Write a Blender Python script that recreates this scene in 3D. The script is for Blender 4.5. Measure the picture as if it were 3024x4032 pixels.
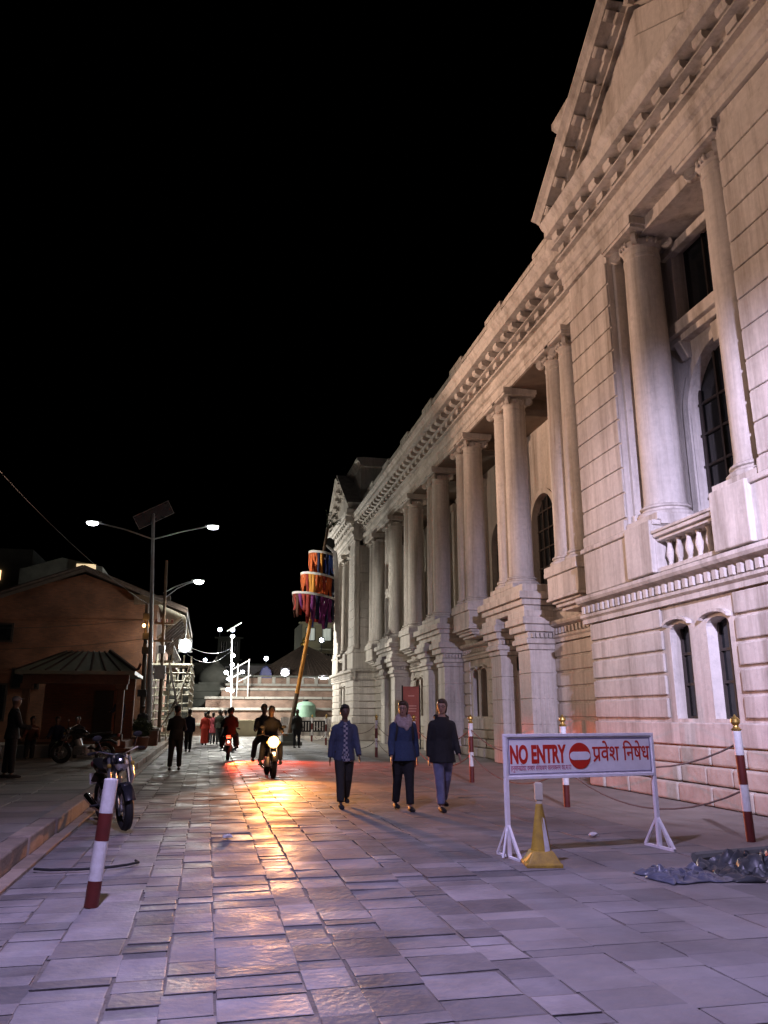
import bpy, math, random
from mathutils import Vector, Matrix, Euler
random.seed(7)
PI = math.pi
R = math.radians
S = bpy.context.scene
C = S.collection
for o in list(bpy.data.objects): bpy.data.objects.remove(o)

# ------------------------------------------------------------------ camera
cam = bpy.data.cameras.new('camera'); camo = bpy.data.objects.new('camera', cam); C.objects.link(camo)
cam.sensor_fit = 'HORIZONTAL'; cam.sensor_width = 36; cam.lens = 36.04
cam.clip_start = 0.05; cam.clip_end = 900
camo.location = (0, 0, 1.55); camo.rotation_euler = (R(90) + math.atan(437 / 1661), 0, -R(12.57))
S.camera = camo
S.render.resolution_x = 768; S.render.resolution_y = 1024
# ------------------------------------------------------------------ night sky
W = bpy.data.worlds.new('World'); S.world = W; W.use_nodes = True
nt = W.node_tree; bg = nt.nodes['Background']
sk = nt.nodes.new('ShaderNodeTexSky'); sk.sky_type = 'NISHITA'; sk.sun_disc = False
sk.sun_elevation = R(-6); sk.sun_rotation = R(200)
nt.links.new(sk.outputs[0], bg.inputs[0]); bg.inputs[1].default_value = 0.012
# faint moonlight
sl = bpy.data.lights.new('moon', 'SUN'); sl.energy = 0.008; sl.angle = R(0.5); sl.color = (.75, .82, 1)
so = bpy.data.objects.new('moon', sl); C.objects.link(so); so.rotation_euler = (R(40), R(-25), 0)
# ------------------------------------------------------------------ exposure
S.view_settings.view_transform = 'Standard'; S.view_settings.look = 'None'
S.view_settings.exposure = 0; S.view_settings.gamma = 1
S.cycles.use_denoising = True
S.cycles.max_bounces = 6; S.cycles.diffuse_bounces = 3; S.cycles.glossy_bounces = 3
S.cycles.sample_clamp_indirect = 4

# ================================================================== helpers
def V(*a): return Vector(a if len(a) > 1 else a[0])
class MB:
    def __init__(s): s.v = []; s.f = []
    def add(s, vs, fs):
        n = len(s.v); s.v += [tuple(p) for p in vs]; s.f += [tuple(i + n for i in f) for f in fs]; return s
    def box(s, x0, x1, y0, y1, z0, z1):
        vs = [(x, y, z) for z in (z0, z1) for y in (y0, y1) for x in (x0, x1)]
        return s.add(vs, [(0, 2, 3, 1), (4, 5, 7, 6), (0, 1, 5, 4), (2, 6, 7, 3), (0, 4, 6, 2), (1, 3, 7, 5)])
    def obox(s, c, size, M=None):
        a, b, d = [k / 2 for k in size]; M = M or Matrix(); c = V(c)
        vs = [c + M @ V(x, y, z) for z in (-d, d) for y in (-b, b) for x in (-a, a)]
        return s.add(vs, [(0, 2, 3, 1), (4, 5, 7, 6), (0, 1, 5, 4), (2, 6, 7, 3), (0, 4, 6, 2), (1, 3, 7, 5)])
    def beam(s, p, q, w, h):
        p, q = V(p), V(q); t = (q - p).normalized(); up = V(0, 0, 1) if abs(t.z) < .95 else V(0, 1, 0)
        a = t.cross(up).normalized() * w / 2; b = a.cross(t).normalized() * h / 2
        vs = [p - a - b, p + a - b, p + a + b, p - a + b, q - a - b, q + a - b, q + a + b, q - a + b]
        return s.add(vs, [(0, 3, 2, 1), (4, 5, 6, 7), (0, 1, 5, 4), (1, 2, 6, 5), (2, 3, 7, 6), (3, 0, 4, 7)])
    def cyl(s, p, q, r0, r1=None, n=12, caps=True):
        r1 = r0 if r1 is None else r1
        return s.tube([p, q], [r0, r1], n, caps)
    def tube(s, path, rad, n=8, caps=True, side=None, flat=1.0):
        path = [V(p) for p in path]; m = len(path)
        if not isinstance(rad, (list, tuple)): rad = [rad] * m
        sd = V(side) if side else None
        rings = []; prev = None
        for i, p in enumerate(path):
            t = (path[min(i + 1, m - 1)] - path[max(i - 1, 0)])
            t = t.normalized() if t.length > 1e-9 else V(0, 0, 1)
            ref = sd if sd else (prev if prev else (V(1, 0, 0) if abs(t.x) < .8 else V(0, 1, 0)))
            a = ref - t * ref.dot(t); a = a.normalized() if a.length > 1e-6 else t.orthogonal().normalized()
            b = t.cross(a); prev = a
            ra, rb = rad[i] if isinstance(rad[i], (list, tuple)) else (rad[i], rad[i] * flat)
            rings.append([p + a * ra * math.cos(2 * PI * k / n) + b * rb * math.sin(2 * PI * k / n) for k in range(n)])
        vs = [q for r_ in rings for q in r_]; fs = []
        for i in range(m - 1):
            for k in range(n):
                k2 = (k + 1) % n; fs.append((i * n + k, i * n + k2, (i + 1) * n + k2, (i + 1) * n + k))
        if caps: fs += [tuple(range(n))[::-1], tuple((m - 1) * n + k for k in range(n))]
        return s.add(vs, fs)
    def lathe(s, prof, c=(0, 0, 0), n=20):
        vs = []; fs = []; m = len(prof)
        for r_, z in prof:
            for k in range(n): a = 2 * PI * k / n; vs.append((c[0] + r_ * math.cos(a), c[1] + r_ * math.sin(a), c[2] + z))
        for i in range(m - 1):
            for k in range(n):
                k2 = (k + 1) % n; fs.append((i * n + k, i * n + k2, (i + 1) * n + k2, (i + 1) * n + k))
        fs += [tuple(range(n))[::-1], tuple((m - 1) * n + k for k in range(n))]
        return s.add(vs, fs)
    def ell(s, c, r, n=12, m=8, M=None):
        c = V(c); M = M or Matrix(); vs = [c + M @ V(0, 0, -r[2])]; fs = []
        for i in range(1, m):
            t = -PI / 2 + PI * i / m
            for k in range(n):
                a = 2 * PI * k / n; vs.append(c + M @ V(r[0] * math.cos(t) * math.cos(a), r[1] * math.cos(t) * math.sin(a), r[2] * math.sin(t)))
        vs.append(c + M @ V(0, 0, r[2]))
        for k in range(n):
            k2 = (k + 1) % n; fs.append((0, 1 + k2, 1 + k)); e = 1 + (m - 2) * n; fs.append((e + k, e + k2, len(vs) - 1))
            for i in range(m - 2): b = 1 + i * n; fs.append((b + k, b + k2, b + n + k2, b + n + k))
        return s.add(vs, fs)
    def prism(s, poly, f0, f1):
        """poly: list of 2d points; f0/f1 map a 2d point to the two end faces"""
        n = len(poly); vs = [f0(*p) for p in poly] + [f1(*p) for p in poly]
        fs = [tuple(range(n))[::-1], tuple(range(n, 2 * n))] + [(k, (k + 1) % n, n + (k + 1) % n, n + k) for k in range(n)]
        return s.add(vs, fs)
    def prof_y(s, prof, y0, y1):
        return s.prism(prof, lambda x, z: (x, y0, z), lambda x, z: (x, y1, z))
    def prof_x(s, prof, x0, x1):
        return s.prism(prof, lambda y, z: (x0, y, z), lambda y, z: (x1, y, z))
    def mesh(s, name, mat=None, smooth=False):
        me = bpy.data.meshes.new(name); me.from_pydata(s.v, [], s.f); me.update()
        import bmesh
        bm = bmesh.new(); bm.from_mesh(me); bmesh.ops.recalc_face_normals(bm, faces=bm.faces); bm.to_mesh(me); bm.free()
        if mat: me.materials.append(mat)
        if smooth:
            for p in me.polygons: p.use_smooth = True
            try: me.set_sharp_from_angle(angle=R(38))
            except Exception: pass
        return me
    def build(s, name, mat, parent=None, smooth=False, bevel=0, loc=None):
        return link(name, s.mesh(name, mat, smooth), parent, loc, bevel)
ORG = {}
def link(name, me, parent=None, loc=None, bevel=0, rot=None, scale=None):
    o = bpy.data.objects.new(name, me); C.objects.link(o)
    if parent is not None: o.parent = parent
    o.location = V(loc) if loc is not None else V(0, 0, 0)
    if parent is not None and parent.name in ORG: o.location = o.location - ORG[parent.name]
    if rot: o.rotation_euler = rot
    if scale: o.scale = scale
    if bevel:
        b = o.modifiers.new('bevel', 'BEVEL'); b.width = bevel; b.segments = 2; b.limit_method = 'ANGLE'
    return o
def tag(o, label, cat, group=None):
    o['label'] = label; o['category'] = cat
    if group: o['group'] = group
    return o
def struct(o): o['kind'] = 'structure'; return o
def stuff(o): o['kind'] = 'stuff'; return o
def thing(name, label, cat, loc=(0, 0, 0), rotz=0, group=None, world=False):
    """Empty at the thing's base. world=True: its parts are given in world coordinates."""
    o = bpy.data.objects.new(name, None); C.objects.link(o); o.location = loc; o.rotation_euler = (0, 0, rotz)
    o.empty_display_size = .1
    if world: ORG[o.name] = V(loc)
    return tag(o, label, cat, group)
def copy_tree(o, parent=None):
    c = o.copy(); C.objects.link(c); c.parent = parent
    for ch in list(o.children): copy_tree(ch, c)
    return c

MATS = {}
def mat(name, col, rough=.8, var=.15, scale=3.0, bump=0.0, bscale=None, metal=0.0, col2=None, spec=.5, rnd=0.0, stretch=None, coat=0):
    if name in MATS: return MATS[name]
    m = bpy.data.materials.new(name); m.use_nodes = True; MATS[name] = m
    t = m.node_tree; N = t.nodes; L = t.links; b = N['Principled BSDF']
    b.inputs['Roughness'].default_value = rough; b.inputs['Metallic'].default_value = metal
    b.inputs['Specular IOR Level'].default_value = spec
    if coat: b.inputs['Coat Weight'].default_value = coat
    geo = N.new('ShaderNodeNewGeometry'); vec = geo.outputs['Position']
    if stretch:
        mp = N.new('ShaderNodeMapping'); mp.inputs['Scale'].default_value = stretch; L.new(vec, mp.inputs[0]); vec = mp.outputs[0]
    nz = N.new('ShaderNodeTexNoise'); nz.inputs['Scale'].default_value = scale; nz.inputs['Detail'].default_value = 6; nz.inputs['Roughness'].default_value = .6
    L.new(vec, nz.inputs['Vector'])
    cr = N.new('ShaderNodeValToRGB'); cr.color_ramp.elements[0].position = .28; cr.color_ramp.elements[1].position = .72
    c2 = col2 or [min(1, c * (1 + var)) for c in col]
    c1 = [c * (1 - var) for c in col] if not col2 else col
    cr.color_ramp.elements[0].color = (*c1, 1); cr.color_ramp.elements[1].color = (*c2, 1)
    L.new(nz.outputs['Fac'], cr.inputs[0]); out = cr.outputs[0]
    if rnd:
        oi = N.new('ShaderNodeObjectInfo'); ad = N.new('ShaderNodeMath'); ad.operation = 'ADD'
        L.new(oi.outputs['Random'], ad.inputs[0]); L.new(geo.outputs['Random Per Island'], ad.inputs[1])
        fr = N.new('ShaderNodeMath'); fr.operation = 'FRACT'; L.new(ad.outputs[0], fr.inputs[0])
        mr = N.new('ShaderNodeMapRange'); mr.inputs[3].default_value = 1 - rnd; mr.inputs[4].default_value = 1 + rnd
        L.new(fr.outputs[0], mr.inputs[0])
        mx = N.new('ShaderNodeVectorMath'); mx.operation = 'SCALE'; L.new(out, mx.inputs[0]); L.new(mr.outputs[0], mx.inputs['Scale']); out = mx.outputs[0]
    L.new(out, b.inputs['Base Color'])
    if bump:
        n2 = N.new('ShaderNodeTexNoise'); n2.inputs['Scale'].default_value = bscale or scale * 6; n2.inputs['Detail'].default_value = 8
        L.new(geo.outputs['Position'], n2.inputs['Vector'])
        bp = N.new('ShaderNodeBump'); bp.inputs['Strength'].default_value = bump; bp.inputs['Distance'].default_value = .02
        L.new(n2.outputs['Fac'], bp.inputs['Height']); L.new(bp.outputs[0], b.inputs['Normal'])
    return m
def emis(name, col, st):
    if name in MATS: return MATS[name]
    m = bpy.data.materials.new(name); m.use_nodes = True; MATS[name] = m
    b = m.node_tree.nodes['Principled BSDF']; b.inputs['Base Color'].default_value = (.8, .8, .8, 1)
    b.inputs['Emission Color'].default_value = (*col, 1); b.inputs['Emission Strength'].default_value = st
    return m
def brickmat(name, c1, c2, mortar, bw=.22, bh=.06):
    if name in MATS: return MATS[name]
    m = bpy.data.materials.new(name); m.use_nodes = True; MATS[name] = m
    t = m.node_tree; N = t.nodes; L = t.links; b = N['Principled BSDF']; b.inputs['Roughness'].default_value = .9
    geo = N.new('ShaderNodeNewGeometry'); sp = N.new('ShaderNodeSeparateXYZ'); L.new(geo.outputs['Position'], sp.inputs[0])
    ad = N.new('ShaderNodeMath'); L.new(sp.outputs[0], ad.inputs[0]); L.new(sp.outputs[1], ad.inputs[1])
    cb = N.new('ShaderNodeCombineXYZ'); L.new(ad.outputs[0], cb.inputs[0]); L.new(sp.outputs[2], cb.inputs[1])
    br = N.new('ShaderNodeTexBrick'); br.inputs['Scale'].default_value = 1; br.inputs['Brick Width'].default_value = bw; br.inputs['Row Height'].default_value = bh
    br.inputs['Mortar Size'].default_value = .008; br.inputs['Color1'].default_value = (*c1, 1); br.inputs['Color2'].default_value = (*c2, 1); br.inputs['Mortar'].default_value = (*mortar, 1)
    L.new(cb.outputs[0], br.inputs['Vector'])
    nz = N.new('ShaderNodeTexNoise'); nz.inputs['Scale'].default_value = .9; nz.inputs['Detail'].default_value = 6; L.new(geo.outputs['Position'], nz.inputs['Vector'])
    mr = N.new('ShaderNodeMapRange'); mr.inputs[1].default_value = .3; mr.inputs[2].default_value = .7; mr.inputs[3].default_value = .6; mr.inputs[4].default_value = 1.3; L.new(nz.outputs['Fac'], mr.inputs[0])
    mx = N.new('ShaderNodeVectorMath'); mx.operation = 'SCALE'; L.new(br.outputs['Color'], mx.inputs[0]); L.new(mr.outputs[0], mx.inputs['Scale'])
    L.new(mx.outputs[0], b.inputs['Base Color'])
    bp = N.new('ShaderNodeBump'); bp.inputs['Strength'].default_value = .5; bp.inputs['Distance'].default_value = .01
    L.new(br.outputs['Fac'], bp.inputs['Height']); bp.invert = True; L.new(bp.outputs[0], b.inputs['Normal'])
    return m
def stucco(name, base, grime, amount):
    m = bpy.data.materials.new(name); m.use_nodes = True; MATS[name] = m
    t = m.node_tree; N = t.nodes; L = t.links; b = N['Principled BSDF']; b.inputs['Roughness'].default_value = .92; b.inputs['Specular IOR Level'].default_value = .2
    geo = N.new('ShaderNodeNewGeometry')
    def nz(scale, det=6, st=None, ro=.6):
        mp = N.new('ShaderNodeMapping'); mp.inputs['Scale'].default_value = st or (1, 1, 1); L.new(geo.outputs['Position'], mp.inputs[0])
        n = N.new('ShaderNodeTexNoise'); n.inputs['Scale'].default_value = scale; n.inputs['Detail'].default_value = det; n.inputs['Roughness'].default_value = ro; L.new(mp.outputs[0], n.inputs['Vector']); return n.outputs['Fac']
    def ramp(src, a, c, lo=0., hi=1.):
        r_ = N.new('ShaderNodeMapRange'); r_.inputs[1].default_value = a; r_.inputs[2].default_value = c; r_.inputs[3].default_value = lo; r_.inputs[4].default_value = hi; L.new(src, r_.inputs[0]); return r_.outputs[0]
    def mix(f, c1, c2):
        x = N.new('ShaderNodeMix'); x.data_type = 'RGBA'; L.new(f, x.inputs['Factor'])
        for k, c in ((6, c1), (7, c2)):
            if isinstance(c, tuple): x.inputs[k].default_value = (*c, 1)
            else: L.new(c, x.inputs[k])
        return x.outputs[2]
    big = ramp(nz(.55, 5), .35, .68); streak = ramp(nz(2.2, 8, (1, 1, .06), .7), .46, .76, 0, amount); fine = ramp(nz(9, 8), .3, .7); spots = ramp(nz(3.3, 10, None, .75), .56, .72, 0, amount * .8)
    c = mix(big, tuple(k * .86 for k in base), tuple(min(1, k * 1.08) for k in base)); c = mix(streak, c, grime); c = mix(spots, c, tuple(k * .62 for k in base))
    fm = N.new('ShaderNodeMapRange'); fm.inputs[3].default_value = .9; fm.inputs[4].default_value = 1.06; L.new(fine, fm.inputs[0])
    sc = N.new('ShaderNodeVectorMath'); sc.operation = 'SCALE'; L.new(c, sc.inputs[0]); L.new(fm.outputs[0], sc.inputs['Scale']); L.new(sc.outputs[0], b.inputs['Base Color'])
    bp = N.new('ShaderNodeBump'); bp.inputs['Strength'].default_value = .35; bp.inputs['Distance'].default_value = .02; L.new(nz(16, 10, None, .7), bp.inputs['Height']); L.new(bp.outputs[0], b.inputs['Normal'])
    return m
M_STUCCO = stucco('stucco', (.60, .55, .50), (.20, .165, .13), .95)
M_STUCCO2 = mat('stucco_plinth', (.30, .25, .20), .95, scale=1.6, bump=.8, bscale=9, col2=(.52, .47, .40), spec=.2)
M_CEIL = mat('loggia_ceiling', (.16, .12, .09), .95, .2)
M_DARKWOOD = mat('dark_wood', (.035, .025, .02), .6, .3, 8)
M_WOOD = mat('old_timber', (.10, .065, .04), .8, .35, 5, .3)
M_GLASS = mat('dark_glass', (.012, .014, .016), .12, .2)
M_SLAB = mat('paving_stone', (.10, .094, .094), .5, .25, 1.3, .45, 18, rnd=.38, col2=(.25, .235, .235))
def vary_rough(m, lo, hi, scale):
    t = m.node_tree; n = t.nodes.new('ShaderNodeTexNoise'); n.inputs['Scale'].default_value = scale; n.inputs['Detail'].default_value = 7
    g_ = t.nodes.new('ShaderNodeNewGeometry'); t.links.new(g_.outputs['Position'], n.inputs['Vector'])
    r_ = t.nodes.new('ShaderNodeMapRange'); r_.inputs[1].default_value = .35; r_.inputs[2].default_value = .68; r_.inputs[3].default_value = lo; r_.inputs[4].default_value = hi
    t.links.new(n.outputs['Fac'], r_.inputs[0]); t.links.new(r_.outputs[0], t.nodes['Principled BSDF'].inputs['Roughness'])
M_SLAB2 = mat('worn_paving_stone', (.13, .12, .115), .7, .25, 1.0, .6, 9, rnd=.2, col2=(.24, .225, .22))
vary_rough(M_SLAB, .46, .88, 1.6); vary_rough(M_SLAB2, .55, .95, 1.2)
M_JOINT = mat('joint_earth', (.13, .115, .10), .95, .3, 6, .5)
M_DUST = mat('dusty_ground', (.15, .125, .105), .9, .3, 1.1, .6, 14, col2=(.26, .23, .20))
M_PAVE = mat('pavement_stone', (.17, .15, .135), .75, .25, 1.5, .5, 20, rnd=.25)
M_KERB = mat('kerb_stone', (.24, .19, .15), .8, .25, 3, .5, 20, rnd=.2)
M_WHITE = mat('white_paint', (.56, .54, .53), .5, .06, 14, col2=(.76, .75, .76))
M_RED = mat('sign_red', (.52, .025, .012), .5, .05)
M_MAROON = mat('maroon_paint', (.11, .016, .012), .5, .2, 9)
M_BRASS = mat('brass', (.50, .33, .09), .35, .2, 9, metal=.8)
M_YELLOW = mat('yellow_plastic', (.22, .14, .03), .6, .25, 9, .2, col2=(.50, .33, .04))
M_STEEL = mat('galvanised_steel', (.33, .34, .35), .5, .2, 6, metal=.6)
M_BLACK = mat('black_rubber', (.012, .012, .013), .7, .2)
M_CHROME = mat('chrome', (.6, .6, .6), .18, .05, metal=1)
M_BIKE = mat('bike_paint', (.02, .02, .025), .25, .1, coat=.6)
M_BIKERED = mat('bike_paint_red', (.25, .01, .01), .25, .1, coat=.6)
M_SKIN = mat('skin', (.36, .21, .145), .55, .08, 20)
M_SKIND = mat('skin_deep', (.13, .075, .05), .55, .1, 20)
M_HAIR = mat('hair', (.012, .010, .009), .5, .3, 40)
M_HAIRB = mat('hair_brown', (.05, .028, .016), .5, .3, 40)
M_TILE = mat('roof_tile', (.075, .055, .045), .85, .4, 4, .6, 18, rnd=.3)
M_SHEET = mat('roof_sheet', (.20, .25, .19), .6, .25, 2, rnd=.1)
M_BRICK = brickmat('old_brick', (.24, .10, .05), (.17, .07, .04), (.12, .09, .07))
M_BRICK2 = brickmat('terrace_brick', (.24, .15, .115), (.19, .115, .09), (.26, .22, .19), .24, .09)
M_STONE = mat('terrace_stone', (.30, .29, .27), .85, .25, 2, .4, 12)
M_STONED = mat('dark_stone', (.10, .105, .095), .9, .3, 1.2, .5, 8)
M_SOIL = mat('planter_terracotta', (.20, .10, .07), .9, .2)
M_WIRE = mat('cable_black', (.02, .02, .02), .6, .1)

def remesh(mb, name, m, parent, voxel=.015, smooth=4, fac=.5):
    me = bpy.data.meshes.new('tmp'); me.from_pydata(mb.v, [], mb.f)
    o = bpy.data.objects.new('tmp', me); C.objects.link(o)
    import bmesh
    bm = bmesh.new(); bm.from_mesh(me); bmesh.ops.recalc_face_normals(bm, faces=bm.faces); bm.to_mesh(me); bm.free()
    r_ = o.modifiers.new('r', 'REMESH'); r_.mode = 'VOXEL'; r_.voxel_size = voxel; r_.use_smooth_shade = True
    if smooth: k = o.modifiers.new('s', 'SMOOTH'); k.iterations = smooth; k.factor = fac
    dg = bpy.context.evaluated_depsgraph_get(); ev = o.evaluated_get(dg)
    out = bpy.data.meshes.new_from_object(ev); out.name = name
    bpy.data.objects.remove(o); bpy.data.meshes.remove(me)
    out.materials.clear(); out.materials.append(m)
    for p in out.polygons: p.use_smooth = True
    ob = bpy.data.objects.new(name, out); C.objects.link(ob)
    if parent is not None: ob.parent = parent
    return ob

# ================================================================== ground
g = MB().add([(-400, -60, -.06), (400, -60, -.06), (400, 700, -.06), (-400, 700, -.06)], [(0, 1, 2, 3)]).build('ground', M_DUST); struct(g)
# street with stone slabs: bed + individual slabs
road = MB().box(-1.7, 6.0, -6, 60, -.05, -.008).build('street', M_JOINT); struct(road)
court = MB().box(6.0, 20, -6, 120, -.05, -.004).build('forecourt', M_DUST); struct(court)
far = MB().box(-30, 6.0, 60, 130, -.05, -.004).build('square', M_DUST); struct(far)
ub = MB().box(-.5, .5, -.5, .5, -1, 0)
slabs = []
x = -1.68
cols = []
while x < 5.95:
    w = random.choice((.30, .36, .40, .46, .52)) if x < 2.6 else random.choice((.5, .6, .68))
    w = min(w, 5.98 - x)
    if 5.98 - x - w < .25: w = 5.98 - x
    cols.append((x, w)); x += w
for ci, (x, w) in enumerate(cols):
    y = -2 - random.random() * .4
    strip = (ci == 2 or ci == 6) and w < .5
    while y < 59.5:
        if w > .55: l = random.uniform(.4, .72)
        else: l = random.choice((.15, .18, .22, .26, .3, .36, .44))
        jx = random.uniform(-.03, .03); slabs.append((x + w / 2 + jx * .45, y + l / 2, w - random.uniform(.006, .014), l - random.uniform(.006, .018))); y += l
unit = bpy.data.meshes.new('paving_slab')
def slabmesh(n):
    mb = MB(); b = .02
    mb.add([(-.5, -.5, -1), (.5, -.5, -1), (.5, .5, -1), (-.5, .5, -1), (-.5, -.5, -.035), (.5, -.5, -.035), (.5, .5, -.035), (-.5, .5, -.035),
            (-.5 + b, -.5 + b, 0), (.5 - b, -.5 + b, 0), (.5 - b, .5 - b, 0), (-.5 + b, .5 - b, 0)],
           [(0, 1, 5, 4), (1, 2, 6, 5), (2, 3, 7, 6), (3, 0, 4, 7), (4, 5, 9, 8), (5, 6, 10, 9), (6, 7, 11, 10), (7, 4, 8, 11), (8, 9, 10, 11)])
    return mb
unit = slabmesh(0).mesh('paving_slab', M_SLAB); unit2 = slabmesh(0).mesh('paving_slab', M_SLAB2)
def vis(cx, cy):
    d = cy * math.cos(R(12.57)) + cx * math.sin(R(12.57)); r_ = cx * math.cos(R(12.57)) - cy * math.sin(R(12.57))
    return d > 3.6 and abs(r_) < d * .56
slabs.sort(key=lambda q: (not vis(q[0], q[1]), -q[2] * q[3] / (q[1] ** 3 + 1) if q[1] > 0 else 0))
rest = MB(); rest2 = MB()
for i, (cx, cy, w, l) in enumerate(slabs):
    worn = cx > 2.6 + .5 * math.sin(cy * .9); amp = 1 if cx < 2.2 else .35
    if worn: w += .008; l += .008
    rx = random.gauss(0, .016) * amp; ry = random.gauss(0, .006) * amp
    z = random.uniform(-.004, .004) * amp + (.012 if (cy > 7.95 and 1 < cx < 3.6) else 0)
    if i < 300:
        link('paving_slab', unit2 if worn else unit, road, (cx, cy, z), rot=(rx, ry, random.gauss(0, .006)), scale=(w, l, .06))
    else:
        Mx = Matrix.Translation((cx, cy, z)) @ Euler((rx, ry, random.gauss(0, .006))).to_matrix().to_4x4() @ Matrix.Diagonal((w, l, .06, 1))
        (rest2 if worn else rest).add([Mx @ V(v.co) for v in unit.vertices], [tuple(p.vertices) for p in unit.polygons])
stuff(rest.build('paving_slab_field', M_SLAB, road)); stuff(rest2.build('worn_slab_field', M_SLAB2, road))
# pavement on the left, kerb stones
pv = MB().box(-26, -2.12, -6, 60, -.05, .17).build('pavement', M_PAVE); struct(pv)
kb = MB().box(-2.12, -1.70, -6, 60, -.05, -.02).build('kerb', M_JOINT); struct(kb)
y = -3
while y < 60:
    l = random.uniform(.8, 1.3); h = random.uniform(.19, .215); dx = random.uniform(-.015, .015)
    MB().box(-2.12, -1.88 + dx, y + .008, y + l - .008, -.03, h).build('kerb_stone', M_KERB, kb, bevel=.018)
    MB().box(-1.868 + dx, -1.71, y + .008, y + l - .008, -.03, random.uniform(.012, .022)).build('gutter_stone', M_KERB, kb, bevel=.008)
    y += l
# paving flags of the pavement
y = 3.0
fl = MB(); nfl = 0
while y < 44:
    x = -2.14; l = random.uniform(.6, .8)
    while x > -12:
        w = random.uniform(.7, 1.1); z = .178 + random.uniform(0, .008)
        if y < 20 and x > -7 and nfl < 110:
            MB().box(x - w + .01, x - .01, y + .01, y + l - .01, .1, z).build('paving_flag', M_PAVE, pv, bevel=.006); nfl += 1
        else: fl.box(x - w + .01, x - .01, y + .01, y + l - .01, .1, z)
        x -= w
    y += l
stuff(fl.build('paving_flag_field', M_PAVE, pv))

# ================================================================== palace
PAL = thing('palace', 'long cream stucco palace with paired columns, pediments and arched windows', 'palace', (9, 33, 0), world=True)
PO = V(9, 33, 0)
def pp(name, mb, m=M_STUCCO, parent=None, **k): return mb.build(name, m, parent or PAL, **k)
XW, XC, XB = 10.3, 9.8, 8.9          # lower wall, column axis, bay wall
Y0, Y1 = 17.0, 48.6                  # central section
ZC0, ZC1 = 5.45, 12.3                # columns
PAIRS = [19.3 + 4.43 * k for k in range(7)]
BAYW = 8.3
COURSES = [.98, 1.45, 1.89, 2.33, 2.77, 3.21, 3.65]
# shared column meshes
def col_meshes(D):
    r_ = D / 2
    sh = MB().lathe([(r_ * 1.0, .40), (r_ * 1.03, .46), (r_ * 1.0, .55), (r_ * .995, 2.2), (r_ * .97, 4.2), (r_ * .92, 6.1), (r_ * .96, 6.12), (r_ * .96, 6.18), (r_ * .92, 6.2), (r_ * .92, 6.34)], n=24)
    ba = MB().box(-r_ * 1.38, r_ * 1.38, -r_ * 1.38, r_ * 1.38, 0, .14)
    ba.lathe([(r_ * 1.3, .14), (r_ * 1.37, .18), (r_ * 1.37, .22), (r_ * 1.28, .26), (r_ * 1.1, .28), (r_ * 1.1, .32), (r_ * 1.2, .34), (r_ * 1.22, .37), (r_ * 1.12, .405)], n=24)
    cp = MB().lathe([(r_ * .86, 6.34), (r_ * .98, 6.38), (r_ * 1.12, 6.46), (r_ * 1.12, 6.5)], n=20)
    for sx in (-1, 1):
        for sy in (-1, 1):
            c = V(sx * r_ * .95, sy * r_ * .95, 6.46); d = V(sx, -sy, 0).normalized()
            cp.cyl(c - d * .055, c + d * .055, .135, n=12); cp.cyl(c - d * .075, c + d * .075, .06, n=8)
            q = V(sx * r_ * .55, sy * r_ * .55, 6.56); cp.beam(q, c + V(0, 0, .1), .1, .06)
    for a in range(4):
        d = V(math.cos(a * PI / 2), math.sin(a * PI / 2), 0) * r_ * 1.06
        for k in (-1, 0, 1):
            t = V(-d.y, d.x, 0).normalized() * k * .11
            cp.ell(d + t + V(0, 0, 6.47), (.05, .05, .075), 6, 5)
    cp.box(-r_ * 1.42, r_ * 1.42, -r_ * 1.42, r_ * 1.42, 6.60, 6.68); cp.box(-r_ * 1.5, r_ * 1.5, -r_ * 1.5, r_ * 1.5, 6.68, 6.85)
    return sh.mesh('shaft', M_STUCCO, True), ba.mesh('base', M_STUCCO, True), cp.mesh('capital', M_STUCCO, True)
CM = col_meshes(.80); CMB = col_meshes(.88)
def column(x, y, cm, top=None):
    s_ = link('column', cm[0], PAL, (x, y, ZC0), scale=(1, 1, ((top or ZC1) - ZC0) / 6.85)); link('base', cm[1], s_); link('capital', cm[2], s_)
for py in PAIRS:
    for d in (-.46, .46): column(XC, py + d, CM)
# shared small pieces
bal_me = MB().lathe([(.05, 0), (.07, .03), (.05, .08), (.045, .12), (.085, .26), (.08, .32), (.045, .47), (.05, .52), (.07, .56), (.07, .60)], n=10).mesh('baluster', M_STUCCO, True)
bal_hi = MB().lathe([(.07, 0), (.09, .05), (.06, .12), (.06, .18), (.11, .4), (.1, .5), (.06, .7), (.07, .76), (.09, .82), (.09, .9)], n=8).mesh('baluster', M_STUCCO, True)
mod_me = MB().prof_y([(0, .04), (-.40, .10), (-.46, .16), (-.46, .30), (0, .30)], -.15, .15).box(-.2, .06, -.15, .15, -.27, -.08).mesh('modillion', M_STUCCO)
den_me = MB().box(-.09, 0, -.055, .055, 0, .17).mesh('dentil', M_STUCCO)

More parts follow.
